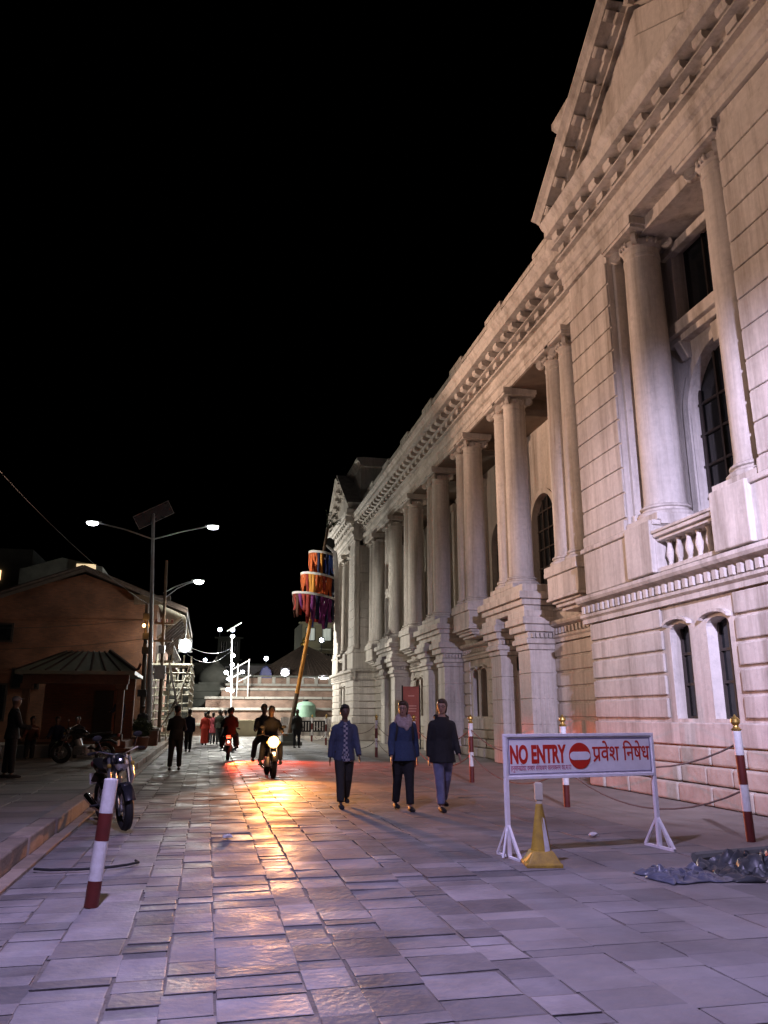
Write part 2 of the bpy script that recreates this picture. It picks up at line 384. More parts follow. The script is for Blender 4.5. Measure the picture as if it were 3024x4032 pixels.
def window_pair_wall(y0, y1, xf, wins, ztop=3.65, name='wall'):
    """rusticated lower wall, street face at xf, with narrow arched window openings (yc, halfwidth)"""
    wins = sorted(wins); zs, zt = 1.47, 3.12
    mb = MB(); cur = y0
    for yc, hw in wins:
        mb.box(xf, xf + .34, cur, yc - hw, 0, ztop); mb.box(xf, xf + .34, yc - hw, yc + hw, 0, zs)
        n = 8
        for k in range(n):   # shallow arch head
            a0 = PI * k / n; a1 = PI * (k + 1) / n; q0, q1 = yc - hw * math.cos(a0), yc - hw * math.cos(a1)
            b0, b1 = zt + hw * .45 * math.sin(a0), zt + hw * .45 * math.sin(a1)
            mb.add([(xx, yy, zz) for xx in (xf, xf + .34) for yy, zz in ((q0, b0), (q1, b1), (q1, ztop), (q0, ztop))],
                   [(0, 1, 2, 3), (4, 7, 6, 5), (0, 4, 5, 1), (1, 5, 6, 2), (2, 6, 7, 3), (3, 7, 4, 0)])
        cur = yc + hw
    mb.box(xf, xf + .34, cur, y1, 0, ztop)
    wobj = pp(name, mb)
    for yc, hw in wins:
        wp = MB().box(xf + .27, xf + .33, yc - hw - .02, yc + hw + .02, zs - .02, zt + hw * .5); f = pp('window', wp, M_GLASS)
        fr = MB()
        for yy in (yc - hw, yc + hw - .05, yc - .02): fr.box(xf + .22, xf + .268, yy, yy + .045, zs, zt + hw * .4)
        for zz in (zs, zs + .62, zs + 1.2): fr.box(xf + .225, xf + .266, yc - hw, yc + hw, zz, zz + .05)
        fr.build('window_frame', M_DARKWOOD, f)
        hd = MB(); n = 8
        for k in range(n):   # eyebrow hood
            a0 = PI * (.08 + .84 * k / n); a1 = PI * (.08 + .84 * (k + 1) / n); w2 = hw + .10
            pts = [(yc - w2 * math.cos(a), zt + .07 + w2 * .36 * math.sin(a) + e) for a, e in ((a0, 0), (a1, 0), (a1, .06), (a0, .06))]
            hd.prism(pts, lambda yy, zz: (xf - .11, yy, zz), lambda yy, zz: (xf + .01, yy, zz))
        pp('window_hood', hd)
    # rusticated courses, proud of the wall, recessed joints between them
    segs = []; cur = y0
    for yc, hw in wins: segs.append((cur, yc - hw - .22)); cur = yc + hw + .22
    segs.append((cur, y1))
    for k in range(len(COURSES) - 1):
        za, zb = COURSES[k], COURSES[k + 1]
        if k == 0:
            pp('stone_course', MB().box(xf - .09, xf + .01, y0, y1, za + .02, zb - .05), M_STUCCO, bevel=.02); continue
        for a, b in segs:
            if b - a > .15: pp('stone_course', MB().box(xf - .055, xf + .01, a, b, za + .035, zb - .035), bevel=.02)
    for k, (za, zb, ex) in enumerate(((0, .34, .30), (.34, .66, .22), (.66, .98, .13))):
        yy = y0
        while yy < y1 - .01:
            l = min(random.uniform(.7, 1.2), y1 - yy)
            if y1 - yy - l < .3: l = y1 - yy
            pp('plinth_stone', MB().box(xf - ex + random.uniform(-.025, .025), xf + .01, yy + .012, yy + l - .012, za + .01, zb - .01), M_STUCCO2, bevel=.035); yy += l
def string_course(y0, y1, xf, dent=True):
    pp('string_course', MB().prof_y([(xf + .05, 3.65), (xf - .10, 3.65), (xf - .10, 3.75), (xf - .16, 3.80), (xf - .16, 3.86), (xf - .06, 3.88), (xf - .06, 4.08), (xf - .24, 4.14), (xf - .28, 4.20), (xf - .28, 4.27), (xf - .05, 4.34), (xf + .05, 4.34)], y0, y1))
    if dent:
        n = int((y1 - y0) / .23)
        for k in range(n): link('dentil', den_me, PAL, (xf - .055, y0 + (k + .5) * (y1 - y0) / n, 3.895))
def arch_wall(y0, y1, x, z0, ztop, ar, th=.3):
    """wall with round-arched openings (yc, hw, spring, sill)"""
    mb = MB(); cur = y0
    for yc, hw, sp, sill in ar:
        mb.box(x, x + th, cur, yc - hw, z0, ztop)
        if sill > z0: mb.box(x, x + th, yc - hw, yc + hw, z0, sill)
        n = 14
        for k in range(n):
            a0 = PI * k / n; a1 = PI * (k + 1) / n
            q0, q1, b0, b1 = yc - hw * math.cos(a0), yc - hw * math.cos(a1), sp + hw * math.sin(a0), sp + hw * math.sin(a1)
            mb.add([(xx, yy, zz) for xx in (x, x + th) for yy, zz in ((q0, b0), (q1, b1), (q1, ztop), (q0, ztop))],
                   [(0, 1, 2, 3), (4, 7, 6, 5), (0, 4, 5, 1), (1, 5, 6, 2), (2, 6, 7, 3), (3, 7, 4, 0)])
        cur = yc + hw
    mb.box(x, x + th, cur, y1, z0, ztop)
    w = pp('wall', mb)
    for yc, hw, sp, sill in ar:
        pts = [(yc - hw * 1.02, sill), (yc + hw * 1.02, sill)] + [(yc + hw * 1.02 * math.cos(PI * k / 14), sp + hw * 1.02 * math.sin(PI * k / 14)) for k in range(15)]
        f = pp('window', MB().prism(pts, lambda a, b: (x + th - .06, a, b), lambda a, b: (x + th - .02, a, b)), M_GLASS)
        for k in range(-2, 3):
            yy = yc + k * hw * .46; hh = sp + math.sqrt(max(0, 1 - (k * .46) ** 2)) * hw
            MB().box(x + th - .115, x + th - .062, yy - .03, yy + .03, sill, hh).build('glazing_bar', M_DARKWOOD, f)
        zz = sill + .7
        while zz < sp + hw * .5:
            h2 = hw if zz < sp else math.sqrt(max(.01, 1 - ((zz - sp) / hw) ** 2)) * hw
            MB().box(x + th - .11, x + th - .065, yc - h2, yc + h2, zz, zz + .055).build('glazing_bar', M_DARKWOOD, f); zz += .72
        ring = MB(); n = 16                                            # moulded archivolt
        for k in range(n):
            a0 = PI * k / n; a1 = PI * (k + 1) / n
            pts = [(yc - rr * math.cos(a), sp + rr * math.sin(a)) for rr, a in ((hw * 1.0, a0), (hw * 1.0, a1), (hw + .2, a1), (hw + .2, a0))]
            ring.prism(pts, lambda a, b: (x - .05, a, b), lambda a, b: (x + .01, a, b))
        ring.box(x - .05, x + .01, yc - hw - .2, yc - hw, sill, sp); ring.box(x - .05, x + .01, yc + hw, yc + hw + .2, sill, sp)
        pp('window_surround', ring)
def baluster_run(y0, y1, x, z0, me, h, pitch, rail=.16):
    n = max(1, int((y1 - y0) / pitch))
    for k in range(n): link('baluster', me, PAL, (x, y0 + (k + .5) * (y1 - y0) / n, z0))
# ---- central section, lower storey
pp('wall', MB().box(XW + .3, 19, Y0 + .02, Y1 - .02, 0, 5.3), M_STUCCO2)
PORT = [PAIRS[1], PAIRS[3], PAIRS[5]]
wpairs = []
for k in (0, 1): yc = PORT[k] + 5.35; wpairs += [(yc - .48, .33), (yc + .48, .33)]
wpairs += [(PORT[2] + 3.0, .33), (PORT[2] + 3.95, .33)]
window_pair_wall(Y0, Y1, XW, wpairs)
string_course(Y0, Y1, XW)
pp('wall', MB().box(XW - .02, XW + .4, Y0, Y1, 4.34, 4.62))
for py in PORT:                                   # portals: two fluted piers, door between, heavy cornice
    for s_ in (-1, 1):
        yc = py + s_ * 1.22; pr = MB()
        zz = 0
        for zb in (.5, 1.25, 2.0, 2.75, 3.45):
            pr.box(XW - .86, XW, yc - .46, yc + .46, zz + .012, zb - .012); zz = zb
        pr.box(XW - .83, XW, yc - .43, yc + .43, 0, 3.45); P_ = pp('portal_pier', pr, bevel=.012)
        for k in range(5): MB().box(XW - .74 + .14 * k, XW - .67 + .14 * k, yc - .475, yc - .45, .6, 2.65).build('flute', M_STUCCO, P_)
        cap = MB(); 
        for z0, z1, e in ((3.45, 3.62, .05), (3.62, 3.78, .14), (3.78, 3.98, .08), (3.98, 4.2, .2), (4.2, 4.42, .3), (4.42, 4.62, .22)): cap.box(XW - .86 - e, XW, yc - .46 - e, yc + .46 + e, z0, z1)
        pp('portal_capital', cap, bevel=.025)
        for k in range(6): link('dentil', den_me, P_, V(XW - .1 - .14 * k, yc - .55, 3.80), rot=(0, 0, PI / 2), scale=(1, .8, .8))
    ent = MB()
    for z0, z1, e in ((4.62, 4.8, 0), (4.8, 4.98, .10), (4.98, 5.2, .22), (5.2, 5.45, .05)): ent.box(XW - 1.0 - e, XW + .2, py - 1.72 - e, py + 1.72 + e, z0, z1)
    pp('portal_entablature', ent, bevel=.02)
    pp('door_surround', MB().box(XW - .3, XW - .14, py - .76, py - .55, 0, 3.4).box(XW - .3, XW - .14, py + .55, py + .76, 0, 3.4).box(XW - .3, XW - .14, py - .76, py + .76, 2.95, 3.42))
    d = pp('door', MB().box(XW - .13, XW - .10, py - .55, py + .55, 0, 2.95), M_DARKWOOD)
    for s_ in (-1, 1):
        for zz in (.3, 1.1, 1.9): MB().box(XW - .16, XW - .131, py + s_ * .27 - .18, py + s_ * .27 + .18, zz, zz + .65).build('door_panel', M_DARKWOOD, d)
for i, py in enumerate(PAIRS):                    # pedestals between, and balustrades
    if py not in PORT: 
        pd = MB().box(XC - .50, XC + .62, py - .95, py + .95, 4.70, 5.3).box(XC - .57, XC + .68, py - 1.02, py + 1.02, 5.3, 5.45)
        for q, (z0, z1, e) in enumerate(((4.34, 4.44, .28), (4.44, 4.54, .16), (4.54, 4.62, .08), (4.62, 4.70, -.04))): pd.box(XC - .50 + e, XC + .62, py - .95 + e, py + .95 - e, z0, z1)
        pp('pedestal', pd, bevel=.02)
for a, b in zip([Y0 - .8] + PAIRS, PAIRS + [Y1 + .8]):
    y0, y1 = max(Y0, a + 1.78), min(Y1, b - 1.78)
    if y1 - y0 < .35: continue
    pp('balustrade_rail', MB().box(XW - .16, XW + .12, y0, y1, 5.26, 5.42).box(XW - .10, XW + .10, y0, y1, 4.60, 4.68), bevel=.02)
    baluster_run(y0 + .1, y1 - .1, XW, 4.67, bal_me, .6, .2)
# loggia: floor, back wall with arched windows, ceiling
pp('loggia_floor', MB().box(XW - .1, 19, Y0, Y1, 5.28, 5.43))
arch_wall(Y0, Y1, 11.9, 5.43, ZC1, [((PAIRS[k] + PAIRS[k + 1]) / 2, 1.0, 8.6, 5.43) for k in range(6)])
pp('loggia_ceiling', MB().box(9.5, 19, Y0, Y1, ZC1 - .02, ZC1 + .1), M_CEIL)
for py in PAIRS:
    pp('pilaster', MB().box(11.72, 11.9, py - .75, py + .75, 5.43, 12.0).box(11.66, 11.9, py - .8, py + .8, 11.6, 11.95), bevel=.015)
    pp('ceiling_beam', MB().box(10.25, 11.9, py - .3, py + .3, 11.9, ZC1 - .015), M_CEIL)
def entablature(y0, y1, xf, o=.62, pitch=.71, dz=0):
    """architrave, frieze and cornice; xf is the architrave face"""
    z = lambda h: h + dz
    pp('architrave', MB().prof_y([(xf + .9, z(12.3)), (xf + .06, z(12.3)), (xf + .06, z(12.47)), (xf + .02, z(12.49)), (xf + .02, z(12.66)), (xf - .06, z(12.70)), (xf - .10, z(12.78)), (xf - .10, z(12.86)), (xf + .05, z(12.88)), (xf + .9, z(12.88))], y0, y1))
    pp('frieze', MB().box(xf + .03, xf + .9, y0, y1, z(12.88), z(13.25)).box(xf - .12, xf + .1, y0, y1, z(13.17), z(13.24)).box(xf - .27, xf + .1, y0, y1, z(13.515), z(13.55)))
    pp('cornice', MB().prof_y([(xf + .9, z(13.24)), (xf + .03, z(13.24)), (xf + .03, z(13.50)), (xf + .0, z(13.52)), (xf + .0, z(13.86)), (xf - o, z(13.86)), (xf - o, z(14.05)), (xf - o - .06, z(14.10)), (xf - o - .13, z(14.22)), (xf - o - .13, z(14.27)), (xf + .9, z(14.33))], y0, y1))
    n = int((y1 - y0) / pitch)
    for k in range(n):
        yy = y0 + (k + .5) * (y1 - y0) / n
        link('modillion', mod_me, PAL, (xf + .02, yy, z(13.555)), scale=(o / .60, 1, .92))
entablature(Y0 - .5, Y1 + .5, XC - .42)
# parapet
xp = XC - .25
pp('parapet_base', MB().box(xp - .16, xp + .25, Y0, Y1, 14.28, 14.52).box(xp - .10, xp + .2, Y0, Y1, 14.52, 14.58))
pp('parapet_rail', MB().box(xp - .18, xp + .22, Y0, Y1, 15.42, 15.6).box(xp - .12, xp + .18, Y0, Y1, 15.6, 15.66))
pk = [Y0] + [p for q in PAIRS for p in (q - .6, q + .6)] + [Y1]
for py in PAIRS:
    pp('parapet_pier', MB().box(xp - .2, xp + .26, py - .75, py + .75, 14.52, 15.55).box(xp - .24, xp + .30, py - .80, py + .80, 15.55, 15.72), bevel=.02)
for a, b in zip([Y0] + [p + .8 for p in PAIRS], [p - .8 for p in PAIRS] + [Y1]):
    if b - a > .4: baluster_run(a, b, xp, 14.56, bal_hi, .9, .3)
pp('parapet_back', MB().box(xp + .26, xp + .4, Y0, Y1, 14.3, 15.3), M_STUCCO2)
pp('roof', MB().box(xp + .4, 19, Y0, Y1, 14.2, 14.4), M_TILE)

# ---- projecting end bays
def bay(yo, near):
    a, b, yc = yo, yo + BAYW, yo + BAYW / 2; xf = XB
    rw = 2.15                                           # half width of the recess
    if near: wins = [(yc + .62, .33), (yc - .56, .33)]
    else: wins = [(yc - .6, .33), (yc + .6, .33)]
    window_pair_wall(a, b, xf, wins)
    pp('wall', MB().box(xf + .33, 19, a + .01, b - .01, 0, 5.3), M_STUCCO2)
    string_course(a - .25, b + .25, xf)
    # return faces courses (end wall towards the camera)
    for k in range(len(COURSES) - 1):
        pp('stone_course', MB().box(xf - .05, xf + 1.5, a - .05, a + .01, COURSES[k] + .035, COURSES[k + 1] - .035), bevel=.02)
    pp('plinth_stone', MB().box(xf - .2, xf + 1.5, a - .2, a, 0, .95), M_STUCCO2, bevel=.03)
    pp('string_course', MB().prof_x([(a + .01, 3.65), (a - .10, 3.65), (a - .16, 3.8), (a - .06, 3.88), (a - .06, 4.08), (a - .26, 4.2), (a - .26, 4.27), (a, 4.34)], xf - .25, xf + 1.5))
    # pedestal storey 4.34-5.45
    for s_ in (-1, 1):
        e0, e1 = sorted((yc + s_ * 1.0, yc + s_ * BAYW / 2))
        pp('pedestal', MB().box(xf - .10, xf + 1.4, e0, e1, 4.34, 5.34).box(xf - .16, xf + 1.4, e0 - .05, e1 + .05, 5.34, 5.45), bevel=.025)
        pp('pedestal', MB().box(xf - .22, xf - .09, yc + s_ * 1.5 - .5, yc + s_ * 1.5 + .5, 4.34, 5.44), bevel=.025)
    pp('balcony_rail', MB().box(xf - .08, xf + .32, yc - 1.0, yc + 1.0, 4.98, 5.05).box(xf - .16, xf + .36, yc - 1.0, yc + 1.0, 5.05, 5.13).box(xf - .2, xf + .4, yc - 1.0, yc + 1.0, 5.13, 5.19), bevel=.015)
    pp('balcony_base', MB().box(xf - .1, xf + .35, yc - 1.0, yc + 1.0, 4.34, 4.42))
    baluster_run(yc - .98, yc + .98, xf + .1, 4.41, bal_me, .6, .30)
    pp('balcony_floor', MB().box(xf + .3, xf + 1.6, yc - rw, yc + rw, 5.1, 5.36).box(xf + .02, xf + 1.3, yc + .9, yc + rw, 5.36, 5.45).box(xf + .02, xf + 1.3, yc - rw, yc - .9, 5.36, 5.45))
    # wings with rusticated courses, pilaster strips
    for s_ in (-1, 1):
        e0, e1 = sorted((yc + s_ * rw, yc + s_ * BAYW / 2))
        pp('wall', MB().box(xf, 19, e0, e1, 5.45, ZC1 + .3))
        w0, w1 = sorted((yc + s_ * (rw + .02), yc + s_ * (BAYW / 2 + .0)))
        zz = 5.50
        pp('stone_course', MB().box(xf - .09, xf + .01, w0, w1, 5.46, 5.74), bevel=.03)
        for k in range(11):
            pp('stone_course', MB().box(xf - .045, xf + .01, w0, w1, 5.78 + .585 * k + .02, 5.78 + .585 * (k + 1) - .02), bevel=.018)
        if s_ == -1:
            for k in range(11):
                for q0, q1 in ((xf, xf + .95),): pp('stone_course', MB().box(q0, q1, a - .045, a + .01, 5.78 + .585 * k + .02, 5.78 + .585 * (k + 1) - .02), bevel=.018)
            pp('pilaster', MB().box(xf - .02, xf + .28, a - .12, a + .01, 5.6, 12.2), bevel=.02)
        q0, q1 = sorted((yc + s_ * (rw - .10), yc + s_ * (rw + .01)))     # jamb pilaster inside the recess
        pp('pilaster', MB().box(xf + .14, xf + 1.0, q0, q1, 5.45, 12.4).box(xf + .08, xf + 1.0, q0 - .05, q1 + .05, 5.45, 5.8).box(xf + .08, xf + 1.0, q0 - .06, q1 + .06, 12.15, ZC1 + .28), bevel=.02)
        column(xf + .55, yc + s_ * 1.52, CMB, 12.6)
    # recess wall, windows
    xr = xf + 1.3
    arch_wall(yc - rw, yc + rw, xr, 5.36, 10.15, [(yc, 1.36, 8.05, 5.36)])
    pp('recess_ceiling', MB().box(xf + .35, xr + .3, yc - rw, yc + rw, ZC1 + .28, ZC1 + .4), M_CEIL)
    m2 = MB().box(xr, xr + .3, yc - rw, yc - 1.32, 10.15, ZC1 + .29).box(xr, xr + .3, yc + 1.32, yc + rw, 10.15, ZC1 + .29).box(xr, xr + .3, yc - 1.32, yc + 1.32, 12.15, ZC1 + .29)
    pp('wall', m2)
    w = pp('window', MB().box(xr + .24, xr + .28, yc - 1.32, yc + 1.32, 10.15, 12.15), M_GLASS)
    for k in (-.55, 0, .55): MB().box(xr + .19, xr + .238, yc + k - .03, yc + k + .03, 10.15, 12.15).build('glazing_bar', M_DARKWOOD, w)
    pp('window_surround', MB().box(xr - .1, xr + .02, yc - 1.56, yc - 1.32, 10.12, 12.2).box(xr - .1, xr + .02, yc + 1.32, yc + 1.56, 10.12, 12.2).box(xr - .34, xr + .02, yc - 1.72, yc + 1.72, 9.86, 10.14).box(xr - .22, xr + .02, yc - 1.6, yc + 1.6, 9.7, 9.86).box(xr - .2, xr + .02, yc - 1.6, yc + 1.6, 12.0, 12.2), bevel=.02)
    for s_ in (-1, 1): pp('console', MB().prof_y([(xr, 9.3), (xr - .1, 9.3), (xr - .16, 9.42), (xr - .3, 9.7), (xr, 9.7)], yc + s_ * 1.2 - .12, yc + s_ * 1.2 + .12), bevel=.02)
    ps = MB()
    for s_ in (-1, 1): ps.add([(xr - .34, yc + s_ * 1.5, 12.2), (xr - .34, yc, 12.2), (xr - .34, yc, 12.28), (xr - .34, yc + s_ * 1.5, 12.24)] , [(0, 1, 2, 3)])
    pp('keystone', MB().prof_x([(yc - .14, 9.2), (yc + .14, 9.2), (yc + .2, 9.66), (yc - .2, 9.66)], xr - .14, xr + .02), bevel=.02)
    # entablature and pediment
    xa = xf - .15; DZ = .32
    entablature(a - .12, b + .12, xa, o=.42, pitch=.68, dz=DZ)
    pp('entablature_core', MB().box(xf + .3, 19, a, b, ZC1, 14.6))
    pp('entablature_return', MB().box(xa + .04, XC + .4, a - .1, a + .02, ZC1 + DZ, 13.86 + DZ))
    pp('cornice', MB().prof_x([(a - .09, 13.42 + DZ), (a - .2, 13.5 + DZ), (a - .2, 13.86 + DZ), (a - .55, 13.86 + DZ), (a - .55, 14.05 + DZ), (a - .68, 14.22 + DZ), (a - .68, 14.27 + DZ), (a + .1, 14.33 + DZ)], xa - .55, XC + .2))
    hw = BAYW / 2 + .22; zr = 14.33 + DZ; rise = 3.15
    tri = [(yc - hw + .3, zr), (yc + hw - .3, zr), (yc, zr + rise - .25)]
    pp('tympanum', MB().prism(tri, lambda y_, z_: (xa + .12, y_, z_), lambda y_, z_: (xa + .6, y_, z_)))
    tri2 = [(yc - hw + 1.6, zr + .26), (yc + hw - 1.6, zr + .26), (yc, zr + rise - 1.0)]
    pp('tympanum_panel', MB().prism(tri2, lambda y_, z_: (xa + .05, y_, z_), lambda y_, z_: (xa + .13, y_, z_)), bevel=.03)
    ln = math.hypot(hw, rise)
    for s_ in (-1, 1):
        p0 = V(0, yc + s_ * hw, zr - .12); p1 = V(0, yc, zr + rise - .12); t = (p1 - p0).normalized(); nrm = V(0, -t.z, t.y) * (1 if t.y > 0 else -1)
        if nrm.z < 0: nrm = -nrm
        prof = [(xa + .7, 0), (xa + .02, 0), (xa + .02, .1), (xa - .1, .12), (xa - .1, .3), (xa - .42, .3), (xa - .46, .46), (xa - .56, .58), (xa - .56, .64), (xa + .7, .66)]
        pp('raking_cornice', MB().prism(prof, lambda x_, h_: V(x_, p0.y, p0.z) + nrm * h_, lambda x_, h_: V(x_, p1.y, p1.z) + nrm * h_))
        n = int(ln / .72)
        for k in range(n):
            c = p0 + t * (k + .6) * ln / n + nrm * .24
            an = math.atan2(t.z, t.y) if t.y > 0 else math.atan2(-t.z, -t.y)
            link('modillion', mod_me, PAL, V(xa - .09, c.y, c.z) - nrm * .14, rot=(an, 0, 0), scale=(.66, .8, .72))
        pp('pediment_roof', MB().prism([(0, 0), (1, 0), (1, 1), (0, 1)], lambda u, v_: V(xa + .65 + u * .35, p0.y, p0.z) + nrm * (.45 + .22 * v_), lambda u, v_: V(xa + .65 + u * .35, p1.y, p1.z) + nrm * (.45 + .22 * v_)))
    pp('attic', MB().box(xf + .35, 19, a + .02, b - .02, 14.3, 17.75))
    pp('attic_cornice', MB().prof_y([(xf + .5, 17.7), (xf + .25, 17.75), (xf + .15, 17.95), (xf, 18.05), (xf, 18.25), (xf + .5, 18.3), (19, 18.3), (19, 17.7)], a - .38, b + .38))
bay(Y0 - BAYW, True)
bay(Y1, False)
pp('wall', MB().box(10.5, 19, Y0 - BAYW - 6, Y0 - BAYW, 0, 14), M_STUCCO)
# ================================================================== lamps and light
def spot(name, loc, target, power, col, ang=120, blend=.6, rad=.15, parent=None):
    l = bpy.data.lights.new(name, 'SPOT'); l.energy = power; l.color = col; l.spot_size = R(ang); l.spot_blend = blend; l.shadow_soft_size = rad
    o = bpy.data.objects.new(name, l); C.objects.link(o); d = V(target) - V(loc)
    o.rotation_euler = d.to_track_quat('-Z', 'Y').to_euler(); o.location = loc
    if parent is not None:
        o.parent = parent
        if parent.name in ORG: o.location = V(loc) - ORG[parent.name]
    return o
def point(name, loc, power, col, rad=.15, parent=None):
    l = bpy.data.lights.new(name, 'POINT'); l.energy = power; l.color = col; l.shadow_soft_size = rad
    o = bpy.data.objects.new(name, l); C.objects.link(o); o.location = loc
    if parent is not None:
        o.parent = parent
        if parent.name in ORG: o.location = V(loc) - ORG[parent.name]
    return o
COOL = (.62, .53, 1.0); WARM = (1.0, .62, .44); LED = (1.0, .97, .86); SODIUM = (1.0, .42, .10)
M_LED = emis('led_lit', (.9, .95, 1.0), 30); M_LEDW = emis('lamp_lit_warm', (1, .85, .6), 22)
M_FLOOD = emis('flood_lit', (.88, .93, 1.0), 60); M_HALO = emis('flood_halo', (.45, .55, 1.0), .55); M_AMBER = emis('headlight_halo', (1, .55, .16), 1.6)  # halo materials: lamp bloom put in as faintly glowing rings
def lamp_head(parent, c, d, m=None, L=.62):
    """street-lamp head at c pointing along d (horizontal); glowing panel below"""
    d = V(d).normalized(); s_ = d.cross(V(0, 0, 1)); Mx = Matrix((s_, d, V(0, 0, 1))).transposed(); c = V(c)
    h = MB().obox(c + V(0, 0, .05), (.26, L, .07), Mx).obox(c - d * L * .55 + V(0, 0, .04), (.1, .16, .08), Mx).build('lamp_head', M_STEEL, parent, bevel=.02)
    MB().ell(c - V(0, 0, .03), (.15, L * .46, .13), 14, 8, Mx.to_4x4()).build('lamp_lens', m or M_LED, h, True)
    return h
# tall street lamp beside the camera, above the frame: lights the foreground and the bay
t = thing('street_lamp', 'tall steel street lamp with one bright head above the near paving', 'street lamp', (-2.9, 3.4, .17), world=True)
MB().cyl((-2.9, 3.4, .17), (-2.9, 3.4, 8.4), .09, .06).cyl((-2.9, 3.4, .17), (-2.9, 3.4, .5), .14).build('pole', M_STEEL, t, True)
MB().tube([(-2.9, 3.4, 8.3), (-2.4, 3.6, 8.65), (-1.5, 4.0, 8.75), (-.8, 4.35, 8.72)], .035).build('arm', M_STEEL, t, True)
lamp_head(t, (-.5, 4.5, 8.7), (2, 1, 0))
spot('lamp_light', (-.5, 4.5, 8.5), (1.6, 5.6, 0), 4500, COOL, 124, 1.0, .12, t)
# second lamp behind the camera on the right, turned to the bay
t = thing('street_lamp', 'steel street lamp turned to the palace bay from beyond the right picture edge', 'street lamp', (6.6, -1.5, 0), world=True)
MB().cyl((6.6, -1.5, 0), (6.6, -1.5, 7.2), .09, .06).build('pole', M_STEEL, t, True)
MB().tube([(6.6, -1.5, 7.1), (5.8, -.6, 7.5), (4.4, .6, 7.6), (3.9, 1.0, 7.55)], .035).build('arm', M_STEEL, t, True)
lamp_head(t, (3.6, 1.3, 7.5), (-1, 1, 0))
spot('lamp_light', (3.6, 1.3, 7.3), (8.9, 12.2, 4.0), 21000, (.70, .65, 1.0), 52, 1.0, .12, t)
# warm floodlight on the roof behind the pavilion, turned to the palace
t = thing('floodlight_mast', 'dark floodlight mast with warm lamps beyond the pavilion', 'floodlight', (-11.6, 31, .17), world=True)
MB().cyl((-11.6, 31, .17), (-11.6, 31, 9.6), .09, .06).build('pole', M_DARKWOOD, t, True)
for yy in (30.75, 31.3):
    h = MB().box(-11.55, -11.35, yy - .2, yy + .2, 9.3, 9.6).build('lamp_head', M_BLACK, t, bevel=.02)
    MB().box(-11.355, -11.33, yy - .16, yy + .16, 9.33, 9.57).build('lamp_lens', M_LEDW, h)
spot('lamp_light', (-11.1, 31, 9.5), (9, 17.5, 13), 17500, WARM, 62, .8, .25, t)
spot('lamp_light', (-11.1, 31, 9.5), (9.5, 30, 9), 2600, (1, .78, .58), 70, .8, .25, t)
t = thing('floodlight_mast', 'added fill floodlight mast, unseen on the left opposite the bay', 'floodlight', (-9.4, 13.5, .17), world=True)  # unseen mast added as frontal fill, flattens the facade shading
MB().cyl((-9.4, 13.5, .17), (-9.4, 13.5, 8.2), .09, .06).build('pole', M_DARKWOOD, t, True)
h = MB().box(-9.4, -9.15, 13.3, 13.7, 8.2, 8.5).build('lamp_head', M_BLACK, t, bevel=.02); MB().box(-9.155, -9.13, 13.33, 13.67, 8.23, 8.47).build('lamp_lens', M_LEDW, h)
spot('lamp_light', (-9.0, 13.5, 8.3), (9, 17.5, 9.5), 2600, (1, .70, .60), 78, .9, .25, t)
# solar twin lamp
LX, LY = -2.95, 40
t = thing('solar_street_lamp', 'tall twin-armed street lamp with a tilted solar panel on top', 'street lamp', (LX, LY, .17), world=True)
MB().cyl((LX + .3, LY, .17), (LX - .3, LY, 11.6), .13, .075).cyl((LX + .3, LY, .17), (LX + .28, LY, .7), .2).build('pole', M_STEEL, t, True)
MB().tube([(LX - .22, LY, 10.2), (LX - 1.6, LY - .1, 10.62), (-5.9, LY - .1, 10.9)], .04).build('arm', M_STEEL, t, True)
MB().tube([(LX - .22, LY, 10.2), (LX + 1.2, LY - .1, 10.66), (-.5, LY - .1, 11.0)], .04).build('arm', M_STEEL, t, True)
lamp_head(t, (-6.15, LY - .1, 10.9), (-1, 0, .0)); lamp_head(t, (-.22, LY - .1, 11.0), (1, 0, 0))
p0, p1 = V(-4.05, LY, 11.0), V(-2.4, LY, 11.95)
pan = MB(); mid = (p0 + p1) / 2; ax = (p1 - p0).normalized(); up = V(0, -.5, .86); up = (up - ax * up.dot(ax)).normalized(); nn = ax.cross(up)
Mx = Matrix((ax, up, nn)).transposed()
pb = pan.obox(mid, ((p1 - p0).length, .72, .05), Mx).build('solar_panel', M_BIKE, t)
fr = MB()
for e in (-.36, 0, .36): fr.obox(mid + up * e - nn * .035, ((p1 - p0).length + .04, .05, .05), Mx)
for e in (-.94, -.3, .3, .94): fr.obox(mid + ax * e - nn * .04, (.05, .74, .05), Mx)
fr.build('panel_frame', M_STEEL, pb)
spot('lamp_light', (-.22, LY - .1, 10.85), (8.5, 41, 3.5), 4600, LED, 96, .7, .15, t)
spot('lamp_light', (-6.15, LY - .1, 10.75), (-6, 41, 0), 45, (1, .8, .6), 130, .6, .15, t)
# curved-arm lamp on the timber pole
t = thing('utility_pole', 'timber utility pole with a curved double-rod lamp arm', 'pole', (-2.35, 42, .17), world=True)
MB().cyl((-2.3, 42, .17), (-2.55, 42, 9.5), .10, .07).build('pole', M_WOOD, t, True)
MB().tube([(-2.6, 42, 7.75), (-2.0, 41.9, 8.1), (-1.4, 41.9, 8.35), (-1.05, 41.9, 8.42)], .03).tube([(-2.5, 42, 7.5), (-1.9, 41.9, 8.0), (-1.4, 41.9, 8.27), (-1.05, 41.9, 8.4)], .02).build('arm', M_STEEL, t, True)
lamp_head(t, (-.8, 41.9, 8.44), (1, 0, 0), L=.55)
spot('lamp_light', (-.8, 41.9, 8.3), (0, 41, 0), 1500, LED, 150, .6, .15, t)
for zz in (6.1, 5.2): MB().box(-2.95, -1.95, 41.93, 42.07, zz, zz + .1).build('crossarm', M_WOOD, t)
